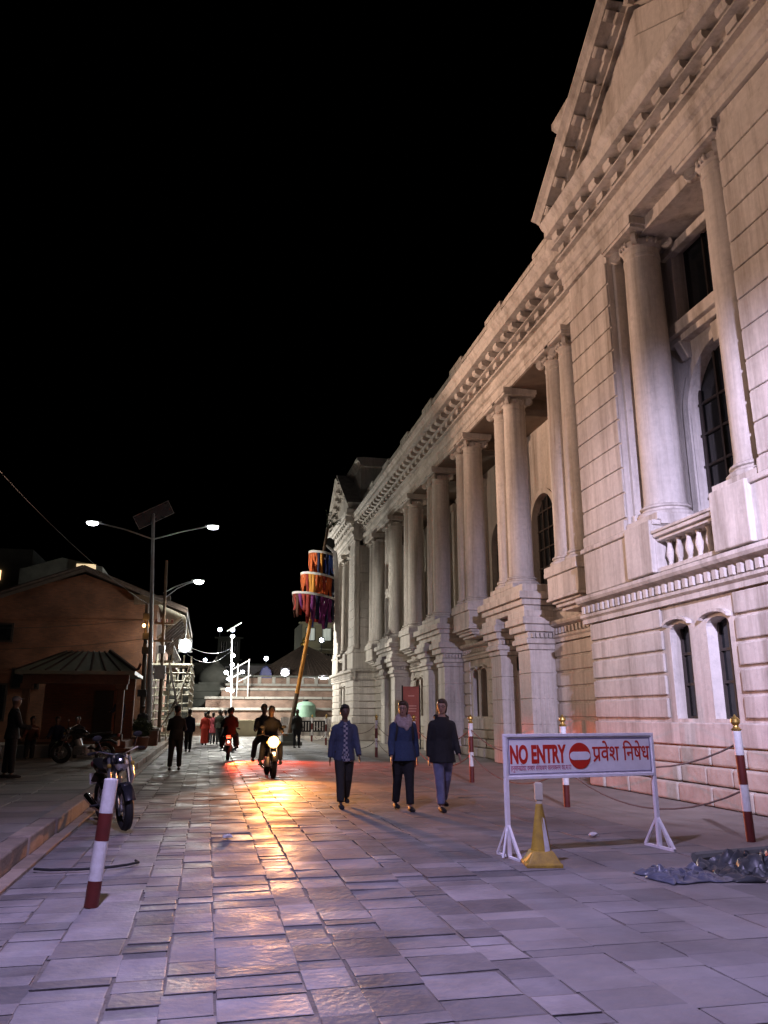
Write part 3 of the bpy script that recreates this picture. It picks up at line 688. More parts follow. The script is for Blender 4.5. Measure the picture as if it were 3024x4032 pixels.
for k in range(4): MB().lathe([(.03, 0), (.05, .04), (.03, .09), (.05, .14), (.02, .18)], (-2.85 + .27 * k, 42, 6.2), 8).build('insulator', M_MAROON, t)
MB().box(-2.75, -2.2, 41.75, 42.0, 3.3, 4.0).build('junction_box', M_STEEL, t, bevel=.02); MB().box(-2.62, -2.3, 41.72, 41.9, 4.6, 5.0).build('junction_box', M_STEEL, t, bevel=.02)
# second dark pole and transformer bits
t = thing('cable_pole', 'dark cable pole with junction boxes beside the brick house', 'pole', (-3.1, 41.2, .17), world=True)
MB().cyl((-3.1, 41.2, .17), (-3.3, 41.2, 7.1), .12, .10).build('pole', M_DARKWOOD, t, True)
MB().ell((-3.35, 40.85, 5.9), (.08, .08, .1), 10, 6).build('sodium_bulb', emis('sodium_lit', (1, .5, .12), 12), t, True)
point('lamp_light', (-3.4, 40.6, 5.9), 38, SODIUM, .08, t)
for zz, w in ((6.2, .5), (5.2, .4), (4.5, .35), (2.4, .45)): MB().box(-3.2 - w / 2, -3.2 + w / 2, 40.98, 41.2, zz, zz + .35).build('junction_box', M_BLACK, t, bevel=.02)

# ================================================================== brick house on the left
HO = thing('brick_house', 'old orange-lit brick house with gable wall and tiled eaves', 'house', (-8, 50, .17), world=True)
def hp(n, mb, m, **k): return mb.build(n, m, HO, **k)
gx0, gx1 = -12.2, -2.95; gr = -6.9
hp('wall', MB().prism([(gx0, .1), (gx1, .1), (gx1, 7.55), (gr, 8.95), (gx0, 7.3)], lambda a, b: (a, 44, b), lambda a, b: (a, 58, b)), M_BRICK)
hp('wall', MB().box(-24, gx0, 45, 58, .1, 8.4), M_BRICK)
for z_ in (3.6, 6.4): hp('string_course', MB().box(gx0, gx1 + .05, 43.93, 44, z_, z_ + .10), M_BRICK)
for x_, z_, w_, h_ in ((-10.9, 5.2, .75, 1.0), (-10.9, 1.2, .8, 1.9), (-9.3, 2.8, .7, 1.1)):
    f = hp('window', MB().box(x_ - w_, x_ + w_, 43.9, 43.99, z_, z_ + h_), M_DARKWOOD); MB().box(x_ - w_ + .1, x_ + w_ - .1, 43.86, 43.9, z_ + .1, z_ + h_ - .1).build('pane', M_GLASS, f)
for s_, xe, ze in ((1, -1.35, 6.95), (-1, -13.4, 6.6)):
    rf = MB().prism([(0, 0), (1, 0), (1, 1), (0, 1)], lambda u, v_: (gr + (xe - gr) * u, 43.2, 9.15 + (ze - 9.15) * u + .16 * v_ - .05), lambda u, v_: (gr + (xe - gr) * u, 58.6, 9.15 + (ze - 9.15) * u + .16 * v_ - .05))
    r_ = hp('roof', rf, M_TILE)
    for k in range(24):
        yy = 43.25 + k * .64
        MB().tube([(gr, yy, 9.25), (xe, yy, ze + .14)], .09, 6).build('tile_row', M_TILE, r_)
for k in range(11): hp('eave_strut', MB().beam((-2.9, 44.5 + k * 1.3, 5.6), (-1.6, 44.5 + k * 1.3, 6.9), .1, .14), M_WOOD)
M_PLASTER = mat('eave_plaster', (.62, .58, .48), .9, .2, 3)
hp('eave_board', MB().prism([(0, 0), (1, 0), (1, 1), (0, 1)], lambda u, v_: (-2.9 + 1.45 * u, 43.6, 7.4 - .62 * u + .06 * v_ - .06), lambda u, v_: (-2.9 + 1.45 * u, 58, 7.4 - .62 * u + .06 * v_ - .06)), M_PLASTER)
hp('beam', MB().box(-4.2, -2.3, 43.55, 43.85, 7.35, 7.85), M_WOOD)
hp('balcony', MB().box(-2.94, -2.0, 45, 57, 4.25, 4.45), M_WOOD)
for k in range(20): hp('baluster', MB().box(-2.1, -2.03, 45.1 + k * .62, 45.17 + k * .62, 4.45, 5.2), M_WOOD)
hp('rail', MB().box(-2.13, -2.0, 45, 57, 5.2, 5.3), M_WOOD)
# carved timber screen on the street side
M_PALE = mat('pale_timber', (.52, .48, .38), .8, .2, 4)
ls = thing('timber_scaffold', 'floodlit pale timber lattice scaffold against the brick house', 'scaffold', (-2.0, 43.6, .17), world=True)
for k in range(6):
    xx = -2.75 + k * .36
    MB().cyl((xx + random.uniform(-.04, .04), 43.6, .17), (xx + random.uniform(-.06, .06), 43.6, 4.1 + random.uniform(-.3, .8)), .04, n=6).build('upright', M_PALE, ls)
for k in range(10): MB().cyl((-2.9, 43.52, .5 + k * .4), (-.9 + random.uniform(-.2, .1), 43.52, .5 + k * .4 + random.uniform(-.08, .08)), .034, n=6).build('ledger', M_PALE, ls)
for k in range(9): MB().cyl((-.98, 43.6 + k * 1.2, .17), (-.98, 43.6 + k * 1.2, 4.2), .04, n=6).build('upright', M_PALE, ls)
for k in range(9): MB().cyl((-.95, 43.3, .6 + k * .42), (-.95, 54, .6 + k * .42), .03, n=6).build('ledger', M_PALE, ls)
for k in range(5): MB().cyl((-2.7 + .3 * k, 43.46, .3 + .5 * k), (-1.5 + .12 * k, 43.46, 2.2 + .5 * k), .032, n=6).build('brace', M_PALE if k % 2 else M_WOOD, ls)
for k in range(5):
    for j in range(8):
        if random.random() < .7: MB().box(-2.7 + k * .36, -2.46 + k * .36, 43.7, 43.74, .4 + j * .42, .66 + j * .42).build('lattice_panel', M_PALE, ls)
MB().beam((-2.1, 43.3, 4.2), (-1.15, 43.3, .3), .1, .1).build('prop', M_DARKWOOD, ls)
MB().box(-3.0, -.9, 43.4, 46, 4.1, 4.2).build('deck', M_PALE, ls)
fl_ = thing('floodlight', 'dazzling white floodlight hung under the tiled eave', 'floodlight', (-1.33, 42.9, 5.0), world=True)
MB().obox((-1.33, 43.05, 5.1), (.72, .2, .72)).build('housing', M_BLACK, fl_, bevel=.03)
MB().ell((-1.33, 42.98, 5.1), (.36, .08, .38), 18, 8).build('halo_ring', M_HALO, fl_, True); MB().ell((-1.33, 42.92, 5.1), (.25, .1, .27), 16, 8).build('lens', M_FLOOD, fl_, True)  # dim self-glowing ring imitates the halo round the lens
MB().cyl((-1.33, 43.1, 5.4), (-1.33, 43.1, 6.9), .02, n=6).build('bracket', M_STEEL, fl_)
spot('lamp_light', (-1.33, 42.7, 5.1), (.8, 41, 0), 320, (.88, .93, 1), 140, .6, .2, fl_)
point('lamp_glow', (-1.4, 42.55, 5.15), 330, (.95, .97, .88), .15, fl_)
# clouded rooftop lit windows behind
ub_ = thing('roof_house', 'dark house far behind with one lit window', 'house', (-22, 70, 0), world=True)
MB().box(-24, -14.5, 66, 78, 0, 14.5).build('wall', M_STONED, ub_)
MB().box(-17.3, -16.7, 65.9, 65.99, 11.9, 12.7).build('window', emis('window_warm', (1, .62, .3), 2.2), ub_)
ub2 = thing('attic_house', 'dark attic with lit dormer above the brick gable', 'house', (-11, 64, 0), world=True)
MB().prism([(-14.4, 0), (-8.5, 0), (-8.5, 12.6), (-11.5, 13.2), (-14.4, 12.2)], lambda a, b: (a, 62, b), lambda a, b: (a, 72, b)).build('wall', M_STONED, ub2)
MB().box(-10.4, -9.0, 61.9, 61.99, 12.0, 12.75).build('window', emis('window_amber', (1, .72, .38), .9), ub2)

# ------------------------------------------------------------------ pavilion
PV = thing('pavilion', 'small open pavilion with ribbed hipped roof against the brick house', 'pavilion', (-4.6, 31, .17), world=True)
x0, x1, y0, y1 = -6.65, -2.62, 29.6, 33.4
MB().box(x0 + .3, x1 - .15, y0 + .3, y1, .17, .62).box(x0 + .1, x1 + .05, y0 + .05, y1, .17, .38).build('platform', M_BRICK, PV, bevel=.02)
rv = [(x0, y0, 3.05), (x1, y0, 3.05), (x1, y1, 3.05), (x0, y1, 3.05), (-5.3, 31.4, 3.85), (-3.75, 31.4, 3.85)]
rf = MB().add(rv + [(a, b, c - .12) for a, b, c in rv[:4]], [(0, 1, 5, 4), (1, 2, 5), (2, 3, 4, 5), (3, 0, 4), (0, 6, 7, 1), (1, 7, 8, 2), (2, 8, 9, 3), (3, 9, 6, 0), (6, 9, 8, 7)]).build('roof', M_SHEET, PV)
for k in range(9):
    u = k / 8; a = V(x0 + (x1 - x0) * u, y0, 3.07); b = V(-5.3 + 1.55 * u, 31.4, 3.87); MB().tube([a, b], .035, 6).build('rib', M_TILE, rf)
MB().beam((x1, y0, 3.1), (-3.75, 31.4, 3.9), .12, .1).build('ridge', M_TILE, rf); MB().tube([(x1 - .05, y0 + .05, 3.1), (x1 + .12, y0 - .1, 3.12), (x1 + .2, y0 - .2, 3.3)], .05).build('finial', M_TILE, rf)
MB().box(x0 + .25, x1 - .2, y0 + .22, y0 + .42, 2.6, 2.93).build('beam', M_WOOD, PV)
for xx in (x0 + .4, x1 - .45): MB().box(xx - .12, xx + .12, y0 + .2, y0 + .44, .62, 2.6).box(xx - .2, xx + .2, y0 + .16, y0 + .48, 2.42, 2.6).box(xx - .17, xx + .17, y0 + .17, y0 + .47, .62, .86).build('post', M_WOOD, PV, bevel=.015)
wl = MB().box(x0 + .4, x1 - .25, y1 - .3, y1, .62, 2.95).build('back_wall', M_BRICK, PV); MB().box(-4.35, -3.65, y1 - .36, y1 - .3, .62, 2.45).build('door', M_DARKWOOD, PV)
pl = thing('stone_planter', 'square terracotta-coloured planter block with pale top at the kerb', 'planter', (-2.4, 38.2, .17), world=True)
MB().box(-2.85, -1.98 - .15, 37.8, 38.6, .17, .82).build('box', M_SOIL, pl, bevel=.02); MB().box(-2.92, -2.08, 37.73, 38.67, .82, .94).build('coping', M_STONE, pl, bevel=.02)
# potted shrub
def shrub(name, label, c, r_, h, n, pot=True):
    t = thing(name, label, 'plant', c, world=True); c = V(c)
    if pot: MB().lathe([(.2, 0), (.3, .1), (.33, .45), (.36, .5)], c, 12).build('pot', M_SOIL, t, True)
    mb = MB()
    for k in range(n):
        u = V(random.gauss(0, 1), random.gauss(0, 1), random.gauss(0, 1)).normalized() * random.random() ** .4
        p = c + V(u.x * r_, u.y * r_, .5 + h / 2 + u.z * h / 2); a = V(random.gauss(0, 1), random.gauss(0, 1), random.gauss(0, .6)).normalized(); b = a.orthogonal().normalized()
        mb.add([p, p + a * .07 + b * .03, p + a * .15, p + a * .07 - b * .03], [(0, 1, 2, 3)])
    stuff(mb.build('foliage', mat('leaf', (.035, .06, .02), .6, .3), t))
    MB().cyl(c + V(0, 0, .3), c + V(0, 0, .5 + h * .6), .03, n=6).build('stem', M_WOOD, t)
shrub('potted_shrub', 'dark leafy potted shrub in front of the pavilion post', (-2.55, 33.6, .17), .42, .75, 900)
# wires
def wire(name, label, p, q, sag, r_=.012):
    p, q = V(p), V(q); pts = [p.lerp(q, k / 12) - V(0, 0, sag * 4 * (k / 12) * (1 - k / 12)) for k in range(13)]
    tag(MB().tube(pts, r_, 5).build(name, M_WIRE, smooth=True), label, 'wire', 'overhead wires')
wire('overhead_wire', 'upper overhead wire crossing in front of the brick gable', (-13, 40.5, 5.6), (-3.2, 41.2, 6.3), .25)
wire('overhead_wire', 'lower overhead wire crossing in front of the brick gable', (-13, 40.6, 4.6), (-3.2, 41.2, 5.3), .25)
wire('overhead_wire', 'overhead wire sloping up into the dark sky at the left', (-9.5, 20, 12), (-3.2, 41.2, 7.0), .8)
M_WIREL = mat('cable_pale', (.04, .042, .05), .5, .1)
for i, zz in enumerate((5.9, 5.75)):
    p, q = V(-1.5, 52, zz - .4 * i), V(1.72, 66, zz + 1.0)
    pts = [p.lerp(q, k / 12) - V(0, 0, (.5 + .3 * i) * 4 * (k / 12) * (1 - k / 12)) for k in range(13)]
    tag(MB().tube(pts, .011, 5).build('overhead_wire', M_WIREL, smooth=True), 'pale lit cable from the scaffold to the lamp mast, %s of the two' % ('upper', 'lower')[i], 'wire', 'overhead wires')
# stone bench where people sit
tag(MB().box(-6.4, -3.6, 27.9, 28.5, .17, .58).build('stone_bench', M_STONE, bevel=.03), 'low stone bench in front of the pavilion with seated people', 'bench')

# ================================================================== square beyond: terraces, temples, houses
TP = thing('terraced_plinth', 'wide stepped brick temple terrace with pale stone ledges', 'terrace', (6, 66, 0), world=True)
for x0, y0, z0, z1 in ((-3.9, 61.5, 0, .92), (-1.35, 63.5, .92, 2.05), (-.15, 65.5, 2.05, 2.95), (1.1, 67.5, 2.95, 3.7), (1.55, 69.5, 3.7, 4.15)):
    MB().box(x0, 26, y0, 90, z0, z1 - .2).build('tier', M_BRICK2, TP)
    xx = x0 - .12
    while xx < 24: MB().box(xx + .01, xx + 1.59, y0 - .14, y0 + .9, z1 - .2, z1 + random.uniform(-.01, .01)).build('ledge_stone', M_STONE, TP, bevel=.02); xx += 1.6
for k in range(9): MB().box(1.7 + k * 1.25, 2.0 + k * 1.25, 69.6, 69.9, 4.15, 4.72).build('post', M_STONE, TP, bevel=.02)
MB().box(1.7, 14, 69.75, 69.95, 4.15, 4.62).build('parapet_wall', M_BRICK2, TP); MB().box(1.5, 14, 69.55, 70.0, 4.72, 4.85).build('parapet_coping', M_STONED, TP)
DT = thing('stone_shrine', 'dark stepped stone shrine with bell-shaped roof and pinnacle', 'shrine', (0, 76, 0), world=True)
for k in range(6): MB().box(-6.5 + k * .55, 2.6 - k * .12, 72 + k * .5, 82, .2 + k * .68, .2 + k * .68 + .66).build('step', M_STONED, DT, bevel=.05)
MB().box(-.9, 2.1, 74.4, 77.4, 4.2, 4.4).build('base_slab', M_STONED, DT)
MB().lathe([(1.35, 0), (1.5, .3), (1.45, .8), (1.15, 1.25), (.7, 1.55), (.35, 1.8), (.28, 2.0), (.1, 2.3), (.02, 2.5)], (.6, 76, 4.4), 24).build('bell_roof', M_STONED, DT, True)
TM = thing('pagoda_temple', 'dark temple with broad pyramidal tiled roof on timber posts', 'temple', (8.8, 80, 4), world=True)
MB().box(5.0, 14, 76, 85, 4.1, 4.4).build('floor', M_STONE, TM)
rr = [(4.0, 74.5, 5.0), (15.4, 74.5, 5.0), (15.4, 86, 5.0), (4.0, 86, 5.0), (9.4, 80.2, 8.5)]
r_ = MB().add(rr + [(a, b, c - .2) for a, b, c in rr[:4]], [(0, 1, 4), (1, 2, 4), (2, 3, 4), (3, 0, 4), (0, 5, 6, 1), (1, 6, 7, 2), (2, 7, 8, 3), (3, 8, 5, 0), (5, 8, 7, 6)]).build('roof', M_TILE, TM)
for k in range(26):
    u = k / 25; MB().tube([(4.0 + 11.4 * u, 74.5, 5.03), (9.4, 80.2, 8.52)], [.06, .02], 5).build('tile_row', M_TILE, r_)
MB().lathe([(.35, 0), (.4, .2), (.15, .4), (.2, .55), (.02, .9)], (9.4, 80.2, 8.4), 10).build('pinnacle', M_BRASS, r_, True)
for k in range(7):
    MB().box(5.4 + k * 1.35, 5.62 + k * 1.35, 76.3, 76.52, 4.4, 5.0).build('post', M_WOOD, TM); MB().beam((5.5 + k * 1.35, 76.3, 4.5), (5.9 + k * 1.35, 75, 4.95), .1, .1).build('strut', M_WOOD, TM)
MB().box(6, 13, 78, 84, 4.4, 5.6).build('sanctum', M_BRICK, TM); MB().box(4.6, 14.6, 76.2, 76.4, 4.72, 4.82).build('lintel', M_WOOD, TM)
tag(MB().prism([(0, 0), (1.5, 0), (1.35, 1.4), (.9, 1.9), (.4, 1.6)], lambda a, b: (4.3 + a, 73.4, 4.15 + b), lambda a, b: (4.4 + a * .9, 74.2, 4.15 + b * .9)).build('blue_tarpaulin', mat('tarp_blue', (.03, .04, .12), .6, .3, 3), bevel=.2), 'dark blue tarpaulin heaped on the terrace left of the temple', 'tarpaulin')
def building(name, label, x0, x1, y0, y1, h, m, floors, wins, lit=()):
    t = thing(name, label, 'building', ((x0 + x1) / 2, (y0 + y1) / 2, 0), world=True)
    MB().box(x0, x1, y0, y1, 0, h).build('wall', m, t)
    fh = h / floors
    for f in range(floors):
        MB().box(x0 - .5, x1 + .4, y0 - .6, y0, (f + 1) * fh - .3, (f + 1) * fh - .12).build('floor_ledge', m, t)
        for k in range(wins):
            xc = x0 + (k + .5) * (x1 - x0) / wins; w = (x1 - x0) / wins * .3
            q = MB().box(xc - w, xc + w, y0 - .06, y0 + .02, f * fh + .8, f * fh + fh - .7).build('window', M_DARKWOOD, t)
            MB().box(xc - w + .1, xc + w - .1, y0 - .09, y0 - .06, f * fh + .9, f * fh + fh - .8).build('pane', emis('window_cool', (.9, 1, .85), .35) if (f, k) in lit else M_GLASS, q)
            for j in range(3): MB().box(xc - w + .15 + j * w * .7, xc - w + .2 + j * w * .7, y0 - .13, y0 - .1, f * fh + .8, f * fh + fh - .7).build('window_bar', M_WHITE, q)
    return t
M_CREAM = mat('cream_paint', (.55, .52, .36), .85, .15, 1)
building('corner_building', 'cream three-storey building with floor ledges behind the temple roof', 10.9, 19, 95, 104, 12.6, M_CREAM, 4, 4, ((3, 0), (2, 0), (3, 1)))
building('tower_house', 'dark narrow tower house far behind the shrine', 1.0, 4.0, 110, 118, 12.0, M_STONED, 4, 2)
building('dark_row_house', 'long low dark house behind the shrine and mast', -6, 8, 104, 112, 8.0, M_STONED, 3, 6)
building('plaster_row_house', 'grey floodlit low house between the shrine and the temple', 2.2, 6.4, 90, 96, 6.9, mat('grey_plaster', (.26, .25, .27), .9, .2, 1), 2, 3)
building('side_house', 'dim house closing the street behind the scaffold', -16, -4.5, 84, 94, 9, M_STONED, 3, 5)
# floodlights of the square
def flood(label, c, r_, power, tgt, pole_z, m=None):
    t = thing('square_floodlight', label, 'floodlight', (c[0], c[1], pole_z), world=True)
    MB().cyl((c[0], c[1] + .2, pole_z), (c[0], c[1] + .2, c[2]), .06, n=8).build('pole', M_STEEL, t)
    MB().box(c[0] - r_, c[0] + r_, c[1] + .03, c[1] + .2, c[2] - r_, c[2] + r_).build('housing', M_BLACK, t, bevel=.03)
    MB().ell((c[0], c[1] + .06, c[2]), (r_ * .98, .07, r_ * .98), 18, 8).build('halo_ring', M_HALO, t, True); MB().ell((c[0], c[1], c[2]), (r_ * .66, .08, r_ * .66), 16, 8).build('lens', m or M_FLOOD, t, True)  # outer disc glows by itself to stand in for bloom at the lamp edge
    if power: spot('lamp_light', (c[0], c[1] - .3, c[2]), tgt, power, (.9, .96, 1), 140, .5, .3, t)
flood('bright floodlight under the temple roof edge', (6.9, 73.2, 5.3), .46, 9000, (5, 58, 0), 4.15)
flood('bright floodlight beside the palace end on the terrace', (10.2, 71.0, 4.6), .42, 7000, (9, 58, 2), 3.7)
flood('small floodlight on the roof of the tower house, western one', (1.15, 110.5, 13.0), .36, 0, None, 12)
flood('small floodlight on the roof of the tower house, eastern one', (2.9, 110.5, 13.0), .36, 0, None, 12)
flood('small floodlight on the dark row house', (7.3, 104.5, 8.7), .36, 0, None, 8)
flood('tiny floodlight low behind the bell-shaped roof', (-.6, 104.5, 8.4), .3, 0, None, 8)
flood('floodlight on the first balcony of the cream building', (13.2, 94.2, 10.3), .34, 500, (12, 88, 8), 8.9)
flood('floodlight on the second balcony of the cream building', (13.1, 94.2, 7.0), .4, 500, (12, 88, 5), 5.8)
mt = thing('lamp_mast', 'slim white lamp mast with side lamps on the terrace', 'mast', (1.8, 62.5, .92), world=True)
MB().cyl((1.85, 62.5, .92), (1.6, 62.5, 7.6), .07, .05, 8).build('pole', M_WHITE, mt, True)
for zz, dx in ((7.5, 0), (6.0, .1), (5.3, .1), (4.2, -.12), (3.4, -.15), (3.3, .15), (4.75, .9), (4.7, -.35)):
    MB().ell((1.65 + dx, 62.3, zz), (.16, .1, .13), 10, 6).build('lamp', M_LED, mt, True)
    if abs(dx) > .3: MB().tube([(1.68, 62.5, zz - .5), (1.65 + dx, 62.4, zz)], .03, 6).build('arm', M_WHITE, mt)
MB().beam((1.2, 62.4, 7.9), (2.3, 62.4, 8.6), .5, .05).build('solar_panel', M_STEEL, mt)
spot('lamp_light', (1.4, 62.1, 6.8), (2.0, 56, 0), 1800, LED, 160, .5, .2, mt)
point('lamp_light', (2.4, 60.2, 5.8), 5200, LED, .2, mt)
rl = thing('terrace_railing', 'white tubular railing frame on the terrace beside the mast', 'railing', (3, 66, 2.95), world=True)
MB().cyl((2.3, 66, 2.95), (2.3, 66, 5.6), .05, n=6).cyl((3.2, 66, 2.95), (3.2, 66, 6.0), .05, n=6).build('post', M_WHITE, rl); MB().cyl((1.8, 66, 5.1), (3.2, 66, 5.9), .05, n=6).cyl((2.3, 66, 4.1), (3.4, 66, 4.7), .04, n=6).build('rail', M_WHITE, rl)
# white sheeting, barricade, tank
sh = MB()
for k in range(24):
    x_ = 5.2 + k * .17; yy = 57.2 + .08 * math.sin(k * 1.7); yn = 57.2 + .08 * math.sin((k + 1) * 1.7)
    sh.add([(x_, yy, .05), (x_ + .17, yn, .05), (x_ + .17, yn + .06, 1.35), (x_, yy + .06, 1.35), (x_, yy + .02, .05), (x_ + .17, yn + .02, .05), (x_ + .17, yn + .08, 1.35), (x_, yy + .08, 1.35)], [(0, 1, 2, 3), (7, 6, 5, 4), (3, 2, 6, 7), (0, 4, 5, 1)])
tag(sh.build('white_sheet_fence', M_WHITE), 'white plastic sheeting fence at the foot of the terrace', 'sheeting')
tag(MB().box(1.9, 4.9, 58.0, 58.4, 0, 1.15).build('cream_wall', M_CREAM, bevel=.03), 'low cream wall behind the two-up motorcycle', 'wall')
wb = thing('water_tank', 'pale green plastic water tank on the lower terrace', 'tank', (7.6, 62.6, .92), world=True)
MB().lathe([(.78, 0), (.82, .1), (.78, .3), (.82, .5), (.78, .7), (.82, .9), (.78, 1.1), (.8, 1.3), (.5, 1.55), (.2, 1.62)], (7.6, 62.6, .92), 20).build('body', mat('tank_green', (.22, .36, .28), .5, .15), wb, True)
MB().lathe([(.22, 1.6), (.22, 1.72), (.05, 1.75)], (7.6, 62.6, .92), 12).build('lid', M_BLACK, wb)
bc = thing('barricade', 'dark slatted barricade with pale end posts before the white sheeting', 'barrier', (6.6, 50.5, 0), world=True)
for xx in (5.75, 7.45): MB().cyl((xx, 50.5, 0), (xx, 50.5, 1.45), .05, n=8).box(xx - .3, xx + .3, 50.4, 50.6, 0, .08).build('post', M_WHITE, bc)
for k in range(9): MB().box(5.85 + k * .18, 5.97 + k * .18, 50.47, 50.53, .55, 1.08).build('slat', M_BLACK, bc)
MB().box(5.8, 7.4, 50.46, 50.54, 1.08, 1.16).box(5.8, 7.4, 50.46, 50.54, .47, .55).build('rail', M_BLACK, bc)

# ================================================================== festival pole
FP = thing('festival_pole', 'tall leaning orange festival pole hung with rings of coloured cloth', 'pole', (4.15, 41.5, 0), world=True)
pb_, pt_ = V(4.15, 41.5, 0), V(5.98, 41.5, 11.25)
def fpz(z): return pb_.lerp(pt_, z / 9.95)
M_POLE = mat('pole_bark', (.10, .06, .035), .8, .3, 6, .3); M_POLEO = mat('pole_orange', (.55, .22, .03), .7, .2, 6)
MB().tube([fpz(0), fpz(1.0), fpz(2.3)], [.13, .12, .11], 10).build('lower_pole', M_POLE, FP, True)
MB().tube([fpz(2.3), fpz(6.0), fpz(8.6)], [.11, .095, .08], 10).build('upper_pole', M_POLEO, FP, True)
MB().tube([fpz(8.6), fpz(10.3)], [.09, .07], 10).build('top_pole', M_POLE, FP, True)
MB().box(3.85, 4.5, 41.1, 41.9, 0, .6).box(3.7, 4.85, 41.0, 42.0, 0, .2).build('base_block', M_STONED, FP, bevel=.03)
def cloth(n, c):
    m = mat('cloth_' + n, c, .9, .15, 6); t = m.node_tree; b = t.nodes['Principled BSDF']; tr = t.nodes.new('ShaderNodeBsdfTranslucent'); mx = t.nodes.new('ShaderNodeMixShader'); mx.inputs[0].default_value = .25
    t.links.new(b.inputs['Base Color'].links[0].from_socket, tr.inputs[0]); t.links.new(b.outputs[0], mx.inputs[1]); t.links.new(tr.outputs[0], mx.inputs[2]); t.links.new(mx.outputs[0], t.nodes['Material Output'].inputs['Surface']); return m
CL = {n: cloth(n, c) for n, c in dict(orange=(.50, .10, .02), amber=(.60, .26, .04), red=(.30, .03, .02), blue=(.05, .12, .42), purple=(.16, .02, .14), navy=(.012, .015, .05), brown=(.10, .03, .015), white=(.6, .58, .56)).items()}
tiers = [(6.75, 1.08, 1.05, ['brown', 'purple', 'red', 'purple', 'blue', 'navy', 'red', 'purple', 'navy', 'brown']), (7.75, .86, .95, ['orange', 'red', 'amber', 'orange', 'red', 'orange', 'red', 'orange', 'navy', 'navy']), (8.85, .68, .98, ['orange', 'amber', 'orange', 'amber', 'orange', 'blue', 'navy', 'blue', 'navy', 'navy'])]
for z_, rad, ln_, cols_ in tiers:
    rad *= 1.15; ln_ *= 1.15
    c = fpz(z_); tilt = .16; n = 40
    pts = [c + V(rad * math.cos(2 * PI * k / n), rad * math.sin(2 * PI * k / n), -tilt * rad * math.cos(2 * PI * k / n)) for k in range(n + 1)]
    rg = MB()
    for k in range(n):
        a, b = pts[k], pts[k + 1]; ia, ib = c + (a - c) * .93, c + (b - c) * .93; h_ = V(0, 0, .12)
        rg.add([a, b, b + h_, a + h_, ia, ib, ib + h_, ia + h_], [(0, 1, 2, 3), (5, 4, 7, 6), (3, 2, 6, 7), (0, 4, 5, 1)])
    ring = rg.build('ring', CL['white'], FP)
    for k in range(6):
        a = pts[int(k * n / 6)]; MB().cyl(c, a, .015, n=5).build('spoke', M_WOOD, ring)
    ns = 30
    for k in range(ns):
        a0 = 2 * PI * (k + .05) / ns; a1 = 2 * PI * (k + .98) / ns
        if random.random() < .06: continue
        # image-left is -x, front is -y: order colours from left round the front to the right
        am = (a0 + a1) / 2; u = (math.cos(am) * -1 + 1) / 2; cn = cols_[min(9, int((1 - u) * 10))] if False else cols_[min(9, int((math.cos(am) + 1) / 2 * 10))]
        if random.random() < .18: cn = random.choice(cols_)
        L_ = ln_ * random.uniform(.6, 1.2); q = MB(); seg = 6
        for j in range(seg + 1):
            f = j / seg; wv = .07 * f * math.sin(k * 2.1 + f * 5) + .05 * math.sin(k * 1.3) * f
            for a in (a0, a1):
                rr_ = rad * (.97 - .08 * f) + wv; base = c + V(rr_ * math.cos(a), rr_ * math.sin(a), -tilt * rad * math.cos(a)); q.v.append(tuple(base - V(0, 0, L_ * f)))
        q.f = [(2 * j, 2 * j + 1, 2 * j + 3, 2 * j + 2) for j in range(seg)]
        so_ = q.build('cloth_strip', CL[cn], ring, True); sm = so_.modifiers.new('thick', 'SOLIDIFY'); sm.thickness = .012
c = fpz(8.85)
for k in range(3): MB().tube([c + V(.1, -.6, .5), c + V(.5 + .06 * k, -.72, .1), c + V(.62 + .08 * k, -.74, -1.4), c + V(.7 + .09 * k, -.72, -4.2 - .6 * k)], [.05, .07, .075, .06], 6, flat=.3).build('streamer', CL['white'], FP, True)
tp = fpz(10.2)
lf = MB()
for k in range(11):
    a = random.uniform(-.3, 1.2); b = random.uniform(-.5, .5); q = tp; path = [q]
    for j in range(4): q = q + V(math.sin(a) * .2, b * .12, math.cos(a) * .24 + .03); a += random.uniform(-.15, .35); path.append(q)
    lf.tube(path, [.025, .02, .016, .012, .008], 5)
    for p_ in path[1:]:
        for m_ in range(5):
            d = V(random.gauss(0, 1), random.gauss(0, 1), random.gauss(0, 1)).normalized(); e = d.orthogonal().normalized(); lf.add([p_, p_ + d * .05 + e * .025, p_ + d * .11, p_ + d * .05 - e * .025], [(0, 1, 2, 3)])
lf.build('leafy_branch', mat('pole_leaf', (.03, .05, .02), .7, .3), FP)
MB().ell(fpz(9.35) + V(.3, 0, .15), (.28, .06, .36), 14, 8).build('round_disc', M_BLACK, FP, True)

# ================================================================== sign
M_SIGNW = mat('sign_white', (.74, .73, .75), .45, .06, 9, col2=(.86, .85, .87))
SG = thing('no_entry_sign', 'white NO ENTRY sign board on two legs with red prohibition disc', 'sign', (4.37, 8.83, 0), math.atan2(.26, 2.05))
BW, BH, BZ = 2.03, .46, 1.08
MB().box(-BW / 2, BW / 2, -.012, .012, BZ - BH / 2, BZ + BH / 2).build('board', M_SIGNW, SG)
fr = MB()
for x0, x1, z0, z1 in ((-BW / 2 - .02, BW / 2 + .02, BZ + BH / 2 - .015, BZ + BH / 2 + .02), (-BW / 2 - .02, BW / 2 + .02, BZ - BH / 2 - .02, BZ - BH / 2 + .015), (-BW / 2 - .02, -BW / 2 + .015, BZ - BH / 2, BZ + BH / 2), (BW / 2 - .015, BW / 2 + .02, BZ - BH / 2, BZ + BH / 2)): fr.box(x0, x1, -.026, .026, z0, z1)
fr.build('frame', M_SIGNW, SG, bevel=.004)
bd = MB(); e = .035
